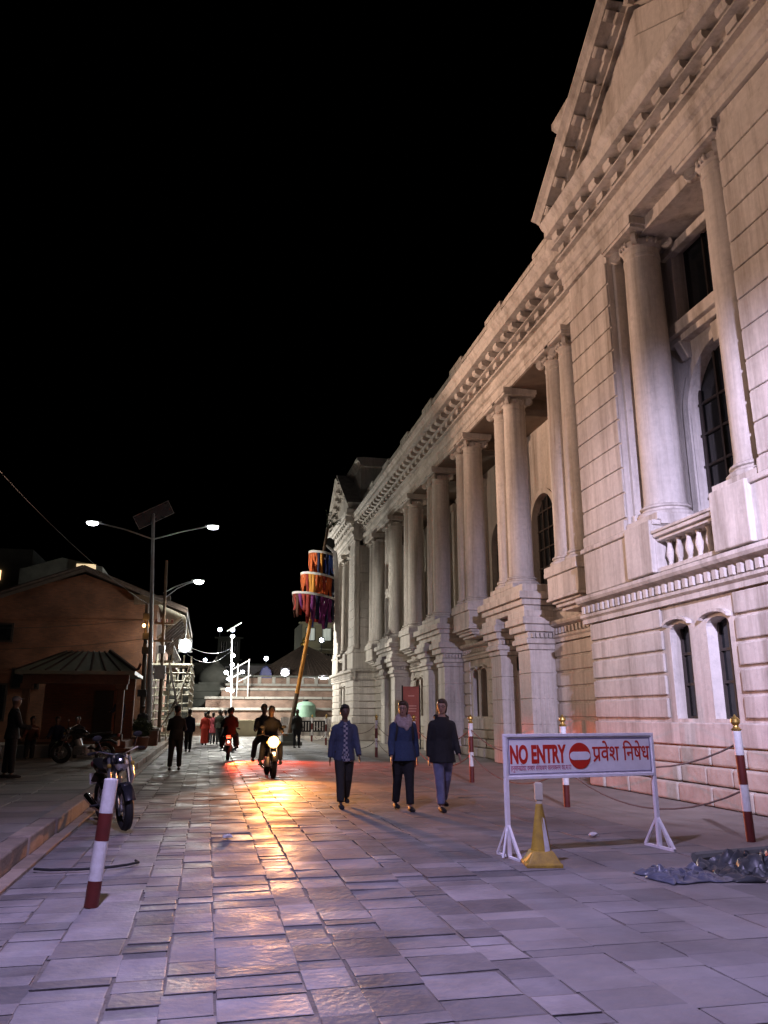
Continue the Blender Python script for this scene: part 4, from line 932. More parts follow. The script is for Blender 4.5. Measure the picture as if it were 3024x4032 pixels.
for x0, x1, z0, z1 in ((-BW / 2 + e, BW / 2 - e, BZ + BH / 2 - e - .010, BZ + BH / 2 - e), (-BW / 2 + e, BW / 2 - e, BZ - BH / 2 + e, BZ - BH / 2 + e + .008), (-BW / 2 + e, -BW / 2 + e + .008, BZ - BH / 2 + e, BZ + BH / 2 - e), (BW / 2 - e - .008, BW / 2 - e, BZ - BH / 2 + e, BZ + BH / 2 - e)): bd.box(x0, x1, -.0155, -.0125, z0, z1)
bd.build('painted_border', mat('grey_line', (.2, .18, .32), .6), SG)
for s_ in (-1, 1):
    xl = s_ * (BW / 2 + .0)
    lg = MB().box(xl - .024, xl + .024, -.024, .024, .02, BZ - BH / 2 - .02).build('leg', M_SIGNW, SG, bevel=.004)
    br_ = MB()
    for d in (-1, 1): br_.beam((xl, d * .26, .02), (xl, 0, .36), .03, .03); br_.beam((xl, d * .26, .015), (xl, 0, .015), .035, .03)
    br_.beam((xl + .1 * s_ , -.05, .02), (xl, 0, .36), .022, .022).build('foot_brace', M_SIGNW, SG)
def textmesh(body, size, name, m, parent, x, z, sx=1.0, off=0.0, y=-.0135, align='LEFT', width=None, skew=0):
    cu = bpy.data.curves.new(name, 'FONT'); cu.body = body; cu.size = size; cu.offset = off; cu.extrude = .0012; cu.align_x = align
    o = bpy.data.objects.new('tmp', cu); C.objects.link(o)
    dg = bpy.context.evaluated_depsgraph_get(); me = bpy.data.meshes.new_from_object(o.evaluated_get(dg)); bpy.data.objects.remove(o)
    me.materials.clear(); me.materials.append(m)
    if width and len(me.vertices):
        w = max(v.co.x for v in me.vertices) - min(v.co.x for v in me.vertices); sx = width / w
    ob = link(name, me, parent, (x, y, z), rot=(PI / 2, 0, 0), scale=(sx, 1, 1)); return ob
textmesh('NO ENTRY', .27, 'lettering', M_RED, SG, -.965, 1.01, off=.011, width=.745)
dsc = MB().cyl((-.03, -.0135, 1.075), (-.03, -.0175, 1.075), .148, n=40).build('prohibition_disc', M_RED, SG)
bar = MB()
pts = [(-.085 + .055 * math.cos(a), .055 * math.sin(a)) for a in [PI / 2 + PI * k / 8 for k in range(9)]] + [(.085 + .055 * math.cos(a), .055 * math.sin(a)) for a in [-PI / 2 + PI * k / 8 for k in range(9)]]
bar.prism(pts, lambda a, b: (a - .03, -.0178, 1.075 + b * .85), lambda a, b: (a - .03, -.021, 1.075 + b * .85)).build('prohibition_bar', M_SIGNW, dsc)
# Devanagari line, drawn in visual order; the hooked stroke of the first conjunct is added by hand
textmesh('\u092a\u0935\u0947\u0936', .25, 'lettering', M_RED, SG, .15, 1.015, off=.0025, width=.38)
textmesh('\u093f\u0928\u0937\u0947\u0927', .25, 'lettering', M_RED, SG, .585, 1.015, off=.0025, width=.385)
MB().add([(.225, -.0150, 1.07), (.225, -.0150, 1.045), (.165, -.0150, 1.0), (.155, -.0150, 1.018), (.225, -.0125, 1.07), (.225, -.0125, 1.045), (.165, -.0125, 1.0), (.155, -.0125, 1.018)], [(0, 1, 2, 3), (4, 7, 6, 5), (0, 4, 5, 1), (2, 6, 7, 3)]).build('lettering', M_RED, SG)
textmesh('\u0939\u0928\u0941\u092e\u093e\u0928\u0922\u094b\u0915\u093e \u0926\u0930\u092c\u093e\u0930 \u0938\u0902\u0930\u0915\u0937\u0923 \u0915\u093e\u0930\u092f\u0915\u0930\u092e \u0915\u093e.\u092e.\u092a\u093e', .08, 'lettering', mat('sign_pink', (.5, .12, .2), .6), SG, -.955, .925, width=.80)
# ------------------------------------------------------------------ cone
CN = thing('warning_cone', 'dirty yellow cone stand with white stripe and wooden post', 'cone', (3.54, 8.22, 0), R(-12))
MB().box(-.19, .19, -.18, .18, 0, .05).add([(-.175, -.165, .05), (.175, -.165, .05), (.175, .165, .05), (-.175, .165, .05), (-.11, -.1, .16), (.11, -.1, .16), (.11, .1, .16), (-.11, .1, .16)], [(0, 1, 5, 4), (1, 2, 6, 5), (2, 3, 7, 6), (3, 0, 4, 7), (4, 5, 6, 7)]).build('base', M_YELLOW, CN, bevel=.015)
MB().tube([(0, 0, .14), (0, 0, .62)], [(.112, .10), (.036, .034)], 10).build('body', M_YELLOW, CN, True)
sv = MB(); sv.v = [((.115 - .078 * f) * math.cos(a), (.103 - .067 * f) * math.sin(a), .15 + .43 * f) for f in (0, .5, 1) for a in (R(-80), R(-62), R(-44))]; sv.f = [(0, 1, 4, 3), (1, 2, 5, 4), (3, 4, 7, 6), (4, 5, 8, 7)]; sv.build('stripe', M_WHITE, CN, True)
MB().box(-.03, .03, -.02, .02, .58, .84).box(-.042, .042, -.028, .028, .66, .83).build('post', M_PALE, CN, bevel=.004)
# ------------------------------------------------------------------ bollards and ropes
def bollard_parts(t, segs, r_, finial):
    z = 0
    for h, m in segs:
        MB().lathe([(r_, z + .002), (r_, z + h)], (0, 0, 0), 16).build('painted_band', m, t, True); z += h
    if finial:
        MB().lathe([(r_ * .9, z), (r_ * 1.25, z + .02), (r_ * .7, z + .045), (r_ * .6, z + .07), (r_ * 1.15, z + .11), (r_ * 1.05, z + .15), (r_ * .4, z + .18), (.005, z + .21)], (0, 0, 0), 14).build('finial', M_BRASS, t, True)
    else: MB().lathe([(r_, z), (r_ * .95, z + .01), (.01, z + .015)], (0, 0, 0), 16).build('cap', M_WHITE, t, True)
SEG = [(.36, M_MAROON), (.32, M_WHITE), (.36, M_MAROON), (.30, M_WHITE)]
BP = [(6.78, 9.16, 'striped bollard with brass finial at the near end of the row, by the bay'), (6.18, 13.14, 'striped bollard half hidden behind the NO ENTRY board'), (6.19, 18.22, 'striped bollard in the open between the jeans walker and the sign'), (6.22, 23.7, 'striped bollard behind the two women walkers'), (6.25, 29.34, 'striped bollard between the denim man and the woman in blue'), (6.2, 36.2, 'striped bollard just beside the head of the denim man'), (6.15, 41.5, 'striped bollard beyond the denim man, towards the barricade'), (6.1, 46.9, 'small far striped bollard right before the barricade')]
b0 = None
for x_, y_, lb in BP:
    if b0 is None:
        b0 = thing('bollard', lb, 'bollard', (x_, y_, 0), 0, 'red and white bollards along the palace'); bollard_parts(b0, SEG, .055, True); o = b0
    else:
        o = copy_tree(b0); o.location = (x_, y_, 0); o['label'] = lb
b0.rotation_euler = (0, R(-1.5), 0)
lb_ = thing('bollard', 'leaning striped bollard without finial standing alone on the paving', 'bollard', (-.85, 7.37, 0)); bollard_parts(lb_, [(.20, M_MAROON), (.31, M_WHITE), (.22, M_MAROON), (.27, M_WHITE)], .058, False); lb_.rotation_euler = (R(-3), R(4), 0)
M_ROPE = mat('rope', (.16, .12, .10), .9, .2)
NM = ['near end bollard', 'bollard behind the sign', 'bollard in the open', 'bollard behind the women', 'bollard beside the blue jumper', 'bollard by the denim man', 'bollard near the barricade']
for k in range(len(BP) - 1):
    for zz, hl in ((1.2, 'upper'), (.62, 'lower')):
        p, q = V(BP[k][0], BP[k][1], zz), V(BP[k + 1][0], BP[k + 1][1], zz)
        pts = [p.lerp(q, j / 12) - V(0, 0, .42 * 4 * (j / 12) * (1 - j / 12)) for j in range(13)]
        tag(MB().tube(pts, .013, 6).build('rope', M_ROPE, smooth=True), '%s sagging rope running down the street from the %s' % (hl, NM[k]), 'rope', 'ropes between the bollards')
# red banner on the palace front
bn = thing('red_banner', 'tall red information banner on a dark post before the palace', 'banner', (9.2, 35.5, 0), world=True)
M_BAN = mat('banner_red', (.42, .11, .09), .7, .15)
MB().box(8.82, 9.58, 35.49, 35.52, .45, 2.8).build('panel', M_BAN, bn)
for xx in (8.79, 9.62): MB().cyl((xx, 35.52, 0), (xx, 35.52, 2.85), .035, n=8).build('post', M_BLACK, bn)
for k, (w_, zz) in enumerate(((.3, 2.35), (.5, 1.9), (.5, 1.78), (.45, 1.66), (.5, 1.4), (.48, 1.28), (.35, .9))): MB().box(9.2 - w_ / 2, 9.2 + w_ / 2, 35.482, 35.489, zz, zz + .05).build('print_line', mat('banner_pink', (.7, .35, .3), .7), bn)
# ------------------------------------------------------------------ heap, dark curve, litter
def crumple(name, label, x0, x1, y0, y1, h, m, seed, n=64):
    rnd = random.Random(seed); from mathutils import noise
    mb = MB(); off = V(rnd.random() * 50, rnd.random() * 50, 0)
    for j in range(n + 1):
        for i in range(n + 1):
            u, v_ = i / n, j / n; e = min(u, 1 - u, v_, 1 - v_) * 4; e = min(1, e) ** .6
            p = V(x0 + (x1 - x0) * u, y0 + (y1 - y0) * v_, 0); q = p * 5.2 + off
            hh = abs(noise.noise(q)) * 1.3 + abs(noise.noise(q * 2.3)) * .7 + .25 * abs(noise.noise(q * 5))
            p += V(noise.noise(q * 1.3) * .1, noise.noise(q * 1.3 + V(9, 9, 9)) * .1, .006 + h * e * hh); mb.v.append(tuple(p))
    mb.f = [(j * (n + 1) + i, j * (n + 1) + i + 1, (j + 1) * (n + 1) + i + 1, (j + 1) * (n + 1) + i) for j in range(n) for i in range(n)]
    o = mb.build(name, m, smooth=True); s_ = o.modifiers.new('thick', 'SOLIDIFY'); s_.thickness = .006; s_.offset = 1
    return tag(o, label, 'tarpaulin')
crumple('crumpled_tarpaulin', 'flat crumpled dark plastic sheet on the paving, nearest the sign', 4.3, 5.0, 7.1, 7.72, .085, mat('plastic_grey', (.10, .11, .15), .35, .4, 6), 3)
crumple('crumpled_tarpaulin', 'heaped dark crumpled sheet at the edge beside the end bollard', 5.05, 6.2, 7.0, 7.9, .17, mat('plastic_dark', (.05, .055, .06), .4, .4, 6), 5)
crumple('folded_canvas', 'small pale folded canvas scrap in front of the dark heap', 5.3, 5.75, 6.78, 7.0, .10, mat('canvas_pale', (.55, .50, .42), .8, .2), 8, 14)
tag(MB().cyl((5.2, 8.0, .06), (6.6, 8.15, .08), .05, n=8).cyl((5.3, 8.12, .05), (6.7, 8.3, .06), .045, n=8).build('pipe_bundle', M_STONED, smooth=True), 'short dark pipes lying behind the crumpled heap', 'pipe')
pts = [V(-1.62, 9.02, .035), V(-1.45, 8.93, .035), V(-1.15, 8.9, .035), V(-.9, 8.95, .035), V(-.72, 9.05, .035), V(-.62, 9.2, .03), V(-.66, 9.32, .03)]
tag(MB().tube(pts, .013, 8).build('dark_curve', M_BLACK, smooth=True), 'thin dark curve lying on the paving behind the leaning bollard', 'hose')  # thin black tube following a curve on the paving
for x_, y_, lb in ((.34, 10.79, 'crumpled white litter scrap on the paving towards the motorcycle'), (5.0, 9.9, 'small pale litter scrap on the ground behind the sign')):
    rnd = random.Random(x_); mb = MB().ell((x_, y_, .035), (.07, .045, .03), 8, 5); mb.v = [(a + rnd.uniform(-.015, .015), b + rnd.uniform(-.015, .015), max(.008, c_ + rnd.uniform(-.01, .01))) for a, b, c_ in mb.v]
    tag(mb.build('litter', M_WHITE), lb, 'litter', 'litter scraps')
# ================================================================== people
def person(label, loc, rz, H=1.68, top=None, bot=None, skin=None, hair=None, style='short', legs=((16, 4), (-14, 12)), arms=((-14, 8, 14), (16, 8, 16)),
           yaw=0, nod=0, lean=0, hem=-.10, hipz=None, vox=.022, group=None, bulk=1.0, detail=False, skirt=False, sleeve=1.0, extra=None, shoes=None, spread=(0, 0)):
    k = H / 1.73; skin = skin or M_SKIN; hair = hair or M_HAIR
    lg = []
    for i, (a, b) in enumerate(legs):
        s_ = (1, -1)[i]; hip = V(.088 * s_, 0, -.02); a_, b_ = R(a), R(a - b); sp = R(spread[i])
        d1 = V(s_ * math.sin(sp), math.sin(a_), -math.cos(a_)).normalized(); kn = hip + d1 * .43; d2 = V(s_ * math.sin(sp) * .3, math.sin(b_), -math.cos(b_)).normalized(); an = kn + d2 * .41; lg.append([hip, kn, an])
    hz = hipz / k if hipz is not None else .08 - min(q[2].z for q in lg)
    O = V(0, 0, hz); up = V(0, math.sin(R(lean)), math.cos(R(lean))); fw = V(0, math.cos(R(lean)), -math.sin(R(lean)))
    def sp_(u): return O + up * u
    tor = [(-.10, .13, .10), (-.03, .155, .112), (.06, .155, .11), (.2, .132, .098), (.34, .158, .112), (.42, .175, .106), (.475, .155, .098), (.515, .105, .082), (.55, .066, .066), (.63, .052, .056)]
    am = []
    for i, (f, ab, be) in enumerate(arms):
        s_ = (1, -1)[i]; sh = sp_(.445) + V(.168 * s_, 0, 0)
        d1 = V(s_ * math.sin(R(ab)), math.sin(R(f)), -math.cos(R(f))).normalized(); el = sh + d1 * .285; d2 = V(s_ * math.sin(R(ab)) * .4, math.sin(R(f + be)), -math.cos(R(f + be))).normalized(); wr = el + d2 * .25; am.append([sh, el, wr, d2])
    hc = sp_(.725) + fw * .02; HM = Euler((R(-nod), 0, R(yaw))).to_matrix().to_4x4()
    b = MB()
    b.tube([sp_(u) for u, _, _ in tor], [(x * bulk, y * bulk) for _, x, y in tor], 14, side=(1, 0, 0))
    b.ell(hc + V(0, 0, .01), (.080, .100, .120), 14, 10, HM); b.ell(hc + HM @ V(0, .03, -.065), (.052, .056, .055), 10, 8, HM)
    b.ell(hc + HM @ V(0, .1, -.012), (.012, .018, .026), 6, 6, HM)
    for s_ in (-1, 1): b.ell(hc + HM @ V(.074 * s_, -.005, -.005), (.012, .022, .032), 6, 6, HM)
    for i in range(2):
        hip, kn, an = [O + q for q in lg[i]]
        b.tube([hip + V(0, 0, .06), hip.lerp(kn, .4), kn, kn.lerp(an, .35), an], [.08, .072, .052, .05, .034], 10)
        b.tube([an + V(0, -.05, -.035), an + V(0, .05, -.04), an + V(0, .14, -.055), an + V(0, .19, -.06)], [(.032, .035), (.036, .035), (.04, .022), (.025, .016)], 8, side=(1, 0, 0))
        sh, el, wr, d2 = am[i]
        b.tube([sh - V(0, 0, -.01), sh.lerp(el, .4), el, el.lerp(wr, .35), wr], [.052, .046, .038, .036, .025], 10)
        s_ = (1, -1)[i]; pc = wr + d2 * .05; b.tube([wr, wr + d2 * .04, wr + d2 * .085], [(.016, .024), (.016, .038), (.014, .036)], 8, side=(1, 0, 0))
        n = V(1, 0, 0); ac = d2.cross(n).normalized()
        if detail:
            for j in range(4):
                base = wr + d2 * .08 + ac * (.027 - .018 * j); L_ = (.062, .072, .068, .054)[j]; cu = V(-s_ * .3, 0, 0)
                b.tube([base, base + d2 * L_ * .5 + cu * .01, base + d2 * L_ + cu * .05], [.010, .0095, .008], 6)
            b.tube([wr + d2 * .03 + ac * .028, wr + d2 * .06 + ac * .05, wr + d2 * .095 + ac * .055], [.012, .011, .008], 6)
        else: b.tube([wr + d2 * .08, wr + d2 * .15], [(.013, .034), (.009, .022)], 6, side=(1, 0, 0))
    P = remesh(b, 'person', skin, None, min(vox, .013) if detail else vox, 3); P.location = loc; P.rotation_euler = (0, 0, rz); P.scale = (k, k, k)
    tag(P, label, 'person', group)
    g = MB(); tt = [(hem, .215, .195) if hem < -.15 else (hem, .20, .165), (.0, .190, .152), (.10, .176, .136)] + [(u, x + .02, y + .02) for u, x, y in tor if .12 < u < .50] + [(.53, .112, .095), (.57, .082, .085)]
    if skirt: tt = [(hem, .20, .17), (-.3, .185, .155)] + tt[1:]
    g.tube([sp_(u) if u > -.12 else O + V(0, 0, u) for u, _, _ in tt], [(x * bulk, y * bulk) for _, x, y in tt], 16, side=(1, 0, 0))
    for i in range(2):
        sh, el, wr, d2 = am[i]; e = sh.lerp(el, min(1, sleeve * 2)) if sleeve < .5 else el
        g.ell(sh + V(-.012 * (1, -1)[i], 0, -.005), (.078, .078, .075), 12, 8)
        pts = [sh + V(0, 0, -.0), sh.lerp(el, .4), el] + ([el.lerp(wr, .5), el.lerp(wr, .97)] if sleeve >= 1 else [])
        g.tube(pts, [.076, .070, .062, .058, .050][:len(pts)], 10)
    tp_ = remesh(g, 'jacket' if detail else 'top', top, P, vox * .8, 3)
    if not skirt:
        q = MB(); q.tube([sp_(-.13), sp_(-.04), sp_(.08), sp_(.13)], [(.135 * bulk, .115), (.17 * bulk, .128), (.165 * bulk, .122), (.15 * bulk, .11)], 14, side=(1, 0, 0))
        for i in range(2):
            hip, kn, an = [O + c for c in lg[i]]; q.tube([hip + V(0, 0, .07), hip.lerp(kn, .35), kn, kn.lerp(an, .4), kn.lerp(an, .93)], [.100 * bulk, .098 * bulk, .080, .074, .068], 12)
        remesh(q, 'trousers', bot, P, vox * .8, 3)
    for i in range(2):
        an = O + lg[i][2]; q = MB().tube([an + V(0, -.075, -.04), an + V(0, -.03, -.035), an + V(0, .07, -.042), an + V(0, .16, -.05), an + V(0, .215, -.058)], [(.03, .036), (.042, .046), (.046, .04), (.048, .03), (.03, .02)], 10, side=(1, 0, 0))
        q.build('shoe', shoes or M_BLACK, P, True)
    h = MB()
    if style == 'cap':
        h.ell(hc + HM @ V(0, -.012, .045), (.085, .105, .08), 14, 8, HM); h.obox(hc + HM @ V(0, .12, .06), (.12, .09, .015), HM)
    elif style == 'helmet': h.ell(hc + HM @ V(0, -.01, .03), (.115, .135, .13), 16, 10, HM)
    else:
        h.ell(hc + HM @ V(0, -.028, .040), (.096, .108, .112), 14, 10, HM); h.ell(hc + HM @ V(0, .03, .095), (.075, .07, .05), 12, 8, HM)
        if style in ('long', 'tied'):
            for s_ in (-1, 1): h.ell(hc + HM @ V(.062 * s_, -.012, -.015), (.026, .05, .08), 10, 8, HM)
            h.ell(hc + HM @ V(0, -.07, -.04), (.075, .045, .10), 12, 8, HM)
        if style == 'tied': h.ell(hc + HM @ V(0, -.125, .03), (.04, .045, .045), 10, 8, HM)
    remesh(h, 'hair' if style not in ('cap', 'helmet') else style, hair, P, .012 if detail else .02, 2)
    if detail:
        for s_ in (-1, 1): MB().ell(hc + HM @ V(.03 * s_, .0885, .016), (.012, .006, .006), 8, 6, HM).build('eye', M_HAIR, P, True)
        MB().ell(hc + HM @ V(0, .083, -.062), (.024, .01, .006), 8, 6, HM).build('mouth', M_MAROON, P, True)
    if extra: extra(P, O, sp_, hc, HM, tp_)
    return P
def cl(name, c, r_=.85, v_=.15, s_=30): return mat('cloth_' + name, c, r_, v_, s_, .9, 13)
DENIM = cl('denim', (.055, .07, .125)); JEANS = cl('jeans', (.14, .15, .25), .85, .3, 6); BLACKC = cl('black', (.012, .012, .014)); DARK = cl('dark', (.022, .024, .03)); BLUE = cl('blue_wool', (.026, .045, .10)); CHAR = cl('charcoal', (.03, .03, .028)); GREYC = cl('grey', (.10, .10, .11)); SARI = cl('sari_red', (.55, .045, .025)); PINK = cl('pink', (.45, .08, .10)); OLIVE = cl('olive', (.04, .045, .03)); WHITEC = cl('white', (.55, .55, .55)); SCARF = cl('scarf', (.36, .28, .27), .9, .35, 25); BROWNC = cl('brown', (.07, .035, .02)); NAVY = cl('navy', (.02, .025, .05))
def plaid():
    m = bpy.data.materials.new('plaid'); m.use_nodes = True; N = m.node_tree.nodes; L = m.node_tree.links; b = N['Principled BSDF']; b.inputs['Roughness'].default_value = .9
    tc = N.new('ShaderNodeTexCoord'); ck = N.new('ShaderNodeTexChecker'); ck.inputs['Scale'].default_value = 24; ck.inputs['Color1'].default_value = (.42, .40, .42, 1); ck.inputs['Color2'].default_value = (.05, .06, .12, 1)
    L.new(tc.outputs['Object'], ck.inputs['Vector']); L.new(ck.outputs['Color'], b.inputs['Base Color']); return m
PLAID = plaid()
def open_front(P, O, sp_, hc, HM, jk):
    import bmesh
    me = jk.data; bm = bmesh.new(); bm.from_mesh(me); zt = sp_(.56).z
    bad = [f for f in bm.faces if f.calc_center_median().y > .05 and abs(f.calc_center_median().x) < .035 + .03 * max(0, (f.calc_center_median().z - sp_(.35).z)) / .2 + .05 * max(0, (sp_(.15).z - f.calc_center_median().z)) / .3]
    bmesh.ops.delete(bm, geom=bad, context='FACES'); bm.to_mesh(me); bm.free()
    q = MB(); tor = [(-.14, .172, .132), (.0, .17, .127), (.1, .165, .122), (.2, .146, .112), (.34, .17, .124), (.44, .18, .114), (.50, .13, .095), (.55, .08, .08)]
    q.tube([sp_(u) for u, _, _ in tor], [(x, y) for _, x, y in tor], 16, side=(1, 0, 0)); remesh(q, 'shirt', PLAID, P, .016, 2)
    c = MB(); 
    for s_ in (-1, 1): c.add([sp_(.56) + V(s_ * .03, .085, .0), sp_(.56) + V(s_ * .085, .03, .03), sp_(.47) + V(s_ * .11, .115, 0), sp_(.46) + V(s_ * .05, .135, 0)], [(0, 1, 2, 3)])
    o = c.build('collar', DENIM, P); o.modifiers.new('t', 'SOLIDIFY').thickness = .012
def glasses(P, hc, HM):
    g = MB()
    for s_ in (-1, 1):
        pts = [hc + HM @ V(.032 * s_ + .024 * math.cos(2 * PI * k / 12), .101, .014 + .017 * math.sin(2 * PI * k / 12)) for k in range(13)]; g.tube(pts, .003, 5); g.tube([hc + HM @ V(.056 * s_, .1, .016), hc + HM @ V(.078 * s_, .0, .018)], .003, 5)
    g.tube([hc + HM @ V(-.008, .105, .016), hc + HM @ V(.008, .105, .016)], .003, 5).build('glasses', M_BLACK, P)
def scarfed(P, O, sp_, hc, HM, jk):
    s_ = MB()
    for rr, u, t in ((.098, .60, .04), (.115, .56, .045), (.13, .51, .04)):
        pts = [sp_(u) + V(rr * math.cos(2 * PI * k / 16), rr * .85 * math.sin(2 * PI * k / 16) + .02, .02 * math.sin(k * 1.9) - (.06 * max(0, math.sin(2 * PI * k / 16)))) for k in range(17)]; s_.tube(pts, t, 8)
    s_.tube([sp_(.52) + V(-.03, .13, 0), sp_(.42) + V(-.02, .155, 0), sp_(.36) + V(-.03, .15, 0)], [(.07, .03), (.06, .025), (.02, .015)], 8, side=(1, 0, 0))
    remesh(s_, 'scarf', SCARF, P, .014, 2); glasses(P, hc, HM)
    for k in (-1, 1): MB().tube([sp_(.51) + V(.12 * k, -.05, .03), sp_(.50) + V(.13 * k, .08, .02), sp_(.4) + V(.135 * k, .135, 0), sp_(.2) + V(.15 * k, .08, 0)], [(.02, .008)] * 4, 6, side=(1, 0, 0)).build('bag_strap', M_BLACK, P, True)
def hooded(P, O, sp_, hc, HM, jk):
    h = MB(); h.tube([sp_(.55) + V(-.1, .03, 0), sp_(.57) + V(-.09, -.08, 0), sp_(.56) + V(0, -.13, -.01), sp_(.57) + V(.09, -.08, 0), sp_(.55) + V(.1, .03, 0)], [.03, .045, .055, .045, .03], 8)
    remesh(h, 'hood', BLACKC, P, .015, 2); glasses(P, hc, HM)
FC = PI
person('man in denim jacket over plaid shirt walking towards the camera', (2.38, 13.85, .01), FC, 1.66, DENIM, CHAR, M_SKIND, M_HAIR, 'short', ((15, 4), (-12, 20)), ((-10, 13, 14), (14, 10, 20)), hem=-.12, vox=.017, detail=True, extra=open_front, shoes=DARK)
person('woman in blue jumper and wrapped scarf walking beside the dark-jacketed walker', (3.27, 13.18, .01), FC, 1.70, BLUE, BLACKC, M_SKIN, M_HAIRB, 'tied', ((-9, 12), (10, 3)), ((12, 12, 16), (-9, 13, 10)), yaw=-26, hem=-.13, vox=.017, bulk=1.14, detail=True, extra=scarfed)
person('walker in dark hooded jacket and pale jeans, closest to the sign', (3.92, 13.05, .01), FC, 1.74, BLACKC, JEANS, M_SKIN, M_HAIRB, 'tied', ((14, 4), (-12, 18)), ((-6, 9, 8), (12, 9, 22)), yaw=-24, hem=-.17, vox=.017, bulk=1.08, detail=True, extra=hooded)
# people further down the street
person('dark man seen from behind standing near the kerb', (-.82, 23.7, .01), 0, 1.72, BLACKC, BLACKC, M_SKIND, M_HAIR, 'short', ((3, 0), (-2, 0)), ((28, 12, 60), (28, 12, 60)), bulk=1.08, spread=(4, 4))
person('dark man walking away beyond the man standing at the kerb', (-.70, 34.8, .01), R(5), 1.7, NAVY, BLACKC, M_SKIND, M_HAIR, 'short', ((14, 4), (-12, 12)), ((-10, 8, 10), (12, 8, 12)))
person('woman in red sari walking away down the street', (-.05, 42.5, .01), 0, 1.6, SARI, SARI, M_SKIND, M_HAIR, 'tied', ((5, 2), (-5, 4)), ((-6, 12, 20), (6, 12, 20)), hem=-.84, skirt=True, bulk=1.1)
person('woman in pink top beside the red sari', (.36, 43.6, .01), 0, 1.58, PINK, GREYC, M_SKIND, M_HAIR, 'long', ((10, 3), (-8, 8)), ((-8, 10, 20), (8, 10, 20)), hem=-.3)
person('man in olive jacket right of the pink top', (.68, 43.0, .01), 0, 1.72, OLIVE, CHAR, M_SKIND, M_HAIR, 'short', ((12, 3), (-10, 10)), bulk=1.1)
person('man in brown coat ahead of the sari group', (.1, 46.5, .01), 0, 1.7, BROWNC, DARK, M_SKIND, M_HAIR, 'short', ((12, 3), (-10, 10)))
person('man in white shirt ahead of the tail-light motorcycle', (1.05, 46.0, .01), 0, 1.7, WHITEC, DARK, M_SKIND, M_HAIR, 'short', ((10, 3), (-8, 8)))
person('man in grey jacket furthest ahead on the street', (.9, 50.0, .01), R(170), 1.7, GREYC, DARK, M_SKIND, M_HAIR, 'short', ((10, 3), (-8, 8)))
person('dark figure standing beyond the scaffold foot', (-1.0, 47.0, .01), R(40), 1.68, DARK, DARK, M_SKIND, M_HAIR, 'short', ((4, 0), (-2, 0)))
person('dark bulky figure standing just right of the festival pole', (4.25, 38.2, .01), R(190), 1.7, CHAR, DARK, M_SKIND, M_HAIR, 'short', ((3, 0), (-3, 0)), bulk=1.25, spread=(4, 4))
person('dark figure standing left of the festival pole foot', (3.05, 39.5, .01), R(150), 1.66, BROWNC, DARK, M_SKIND, M_HAIR, 'short', ((3, 0), (-3, 0)), bulk=1.15)
person('dim figure standing by the planter at the kerb', (-2.75, 36.6, .18), R(200), 1.66, DARK, DARK, M_SKIND, M_HAIR, 'short', ((3, 0), (-3, 0)))
person('dim figure leaning at the pavilion post', (-3.3, 32.2, .62), R(160), 1.6, NAVY, DARK, M_SKIND, M_HAIR, 'short', ((3, 0), (-3, 0)), ((25, 8, 60), (5, 8, 10)))
SIT = dict(legs=((78, 72), (74, 70)), arms=((35, 10, 40), (30, 10, 45)), lean=14)
for i, (x_, lb) in enumerate(((-4.1, 'dark figure seated on the bench at its street end'), (-4.75, 'dark figure seated in the middle of the bench'), (-5.55, 'dark figure seated at the wall end of the bench'))):
    person(lb, (x_, 28.0, .17), PI + R(10 * (i - 1)), 1.66, (DARK, NAVY, BROWNC)[i], BLACKC, M_SKIND, M_HAIR, 'short', hipz=.52, **SIT)
person('dark figure in a cap standing at the left picture edge', (-4.25, 19.4, .18), R(-60), 1.72, BLACKC, BLACKC, M_SKIND, mat('cap_grey', (.2, .2, .22), .8), 'cap', ((3, 0), (-3, 0)), ((20, 10, 60), (10, 10, 30)))

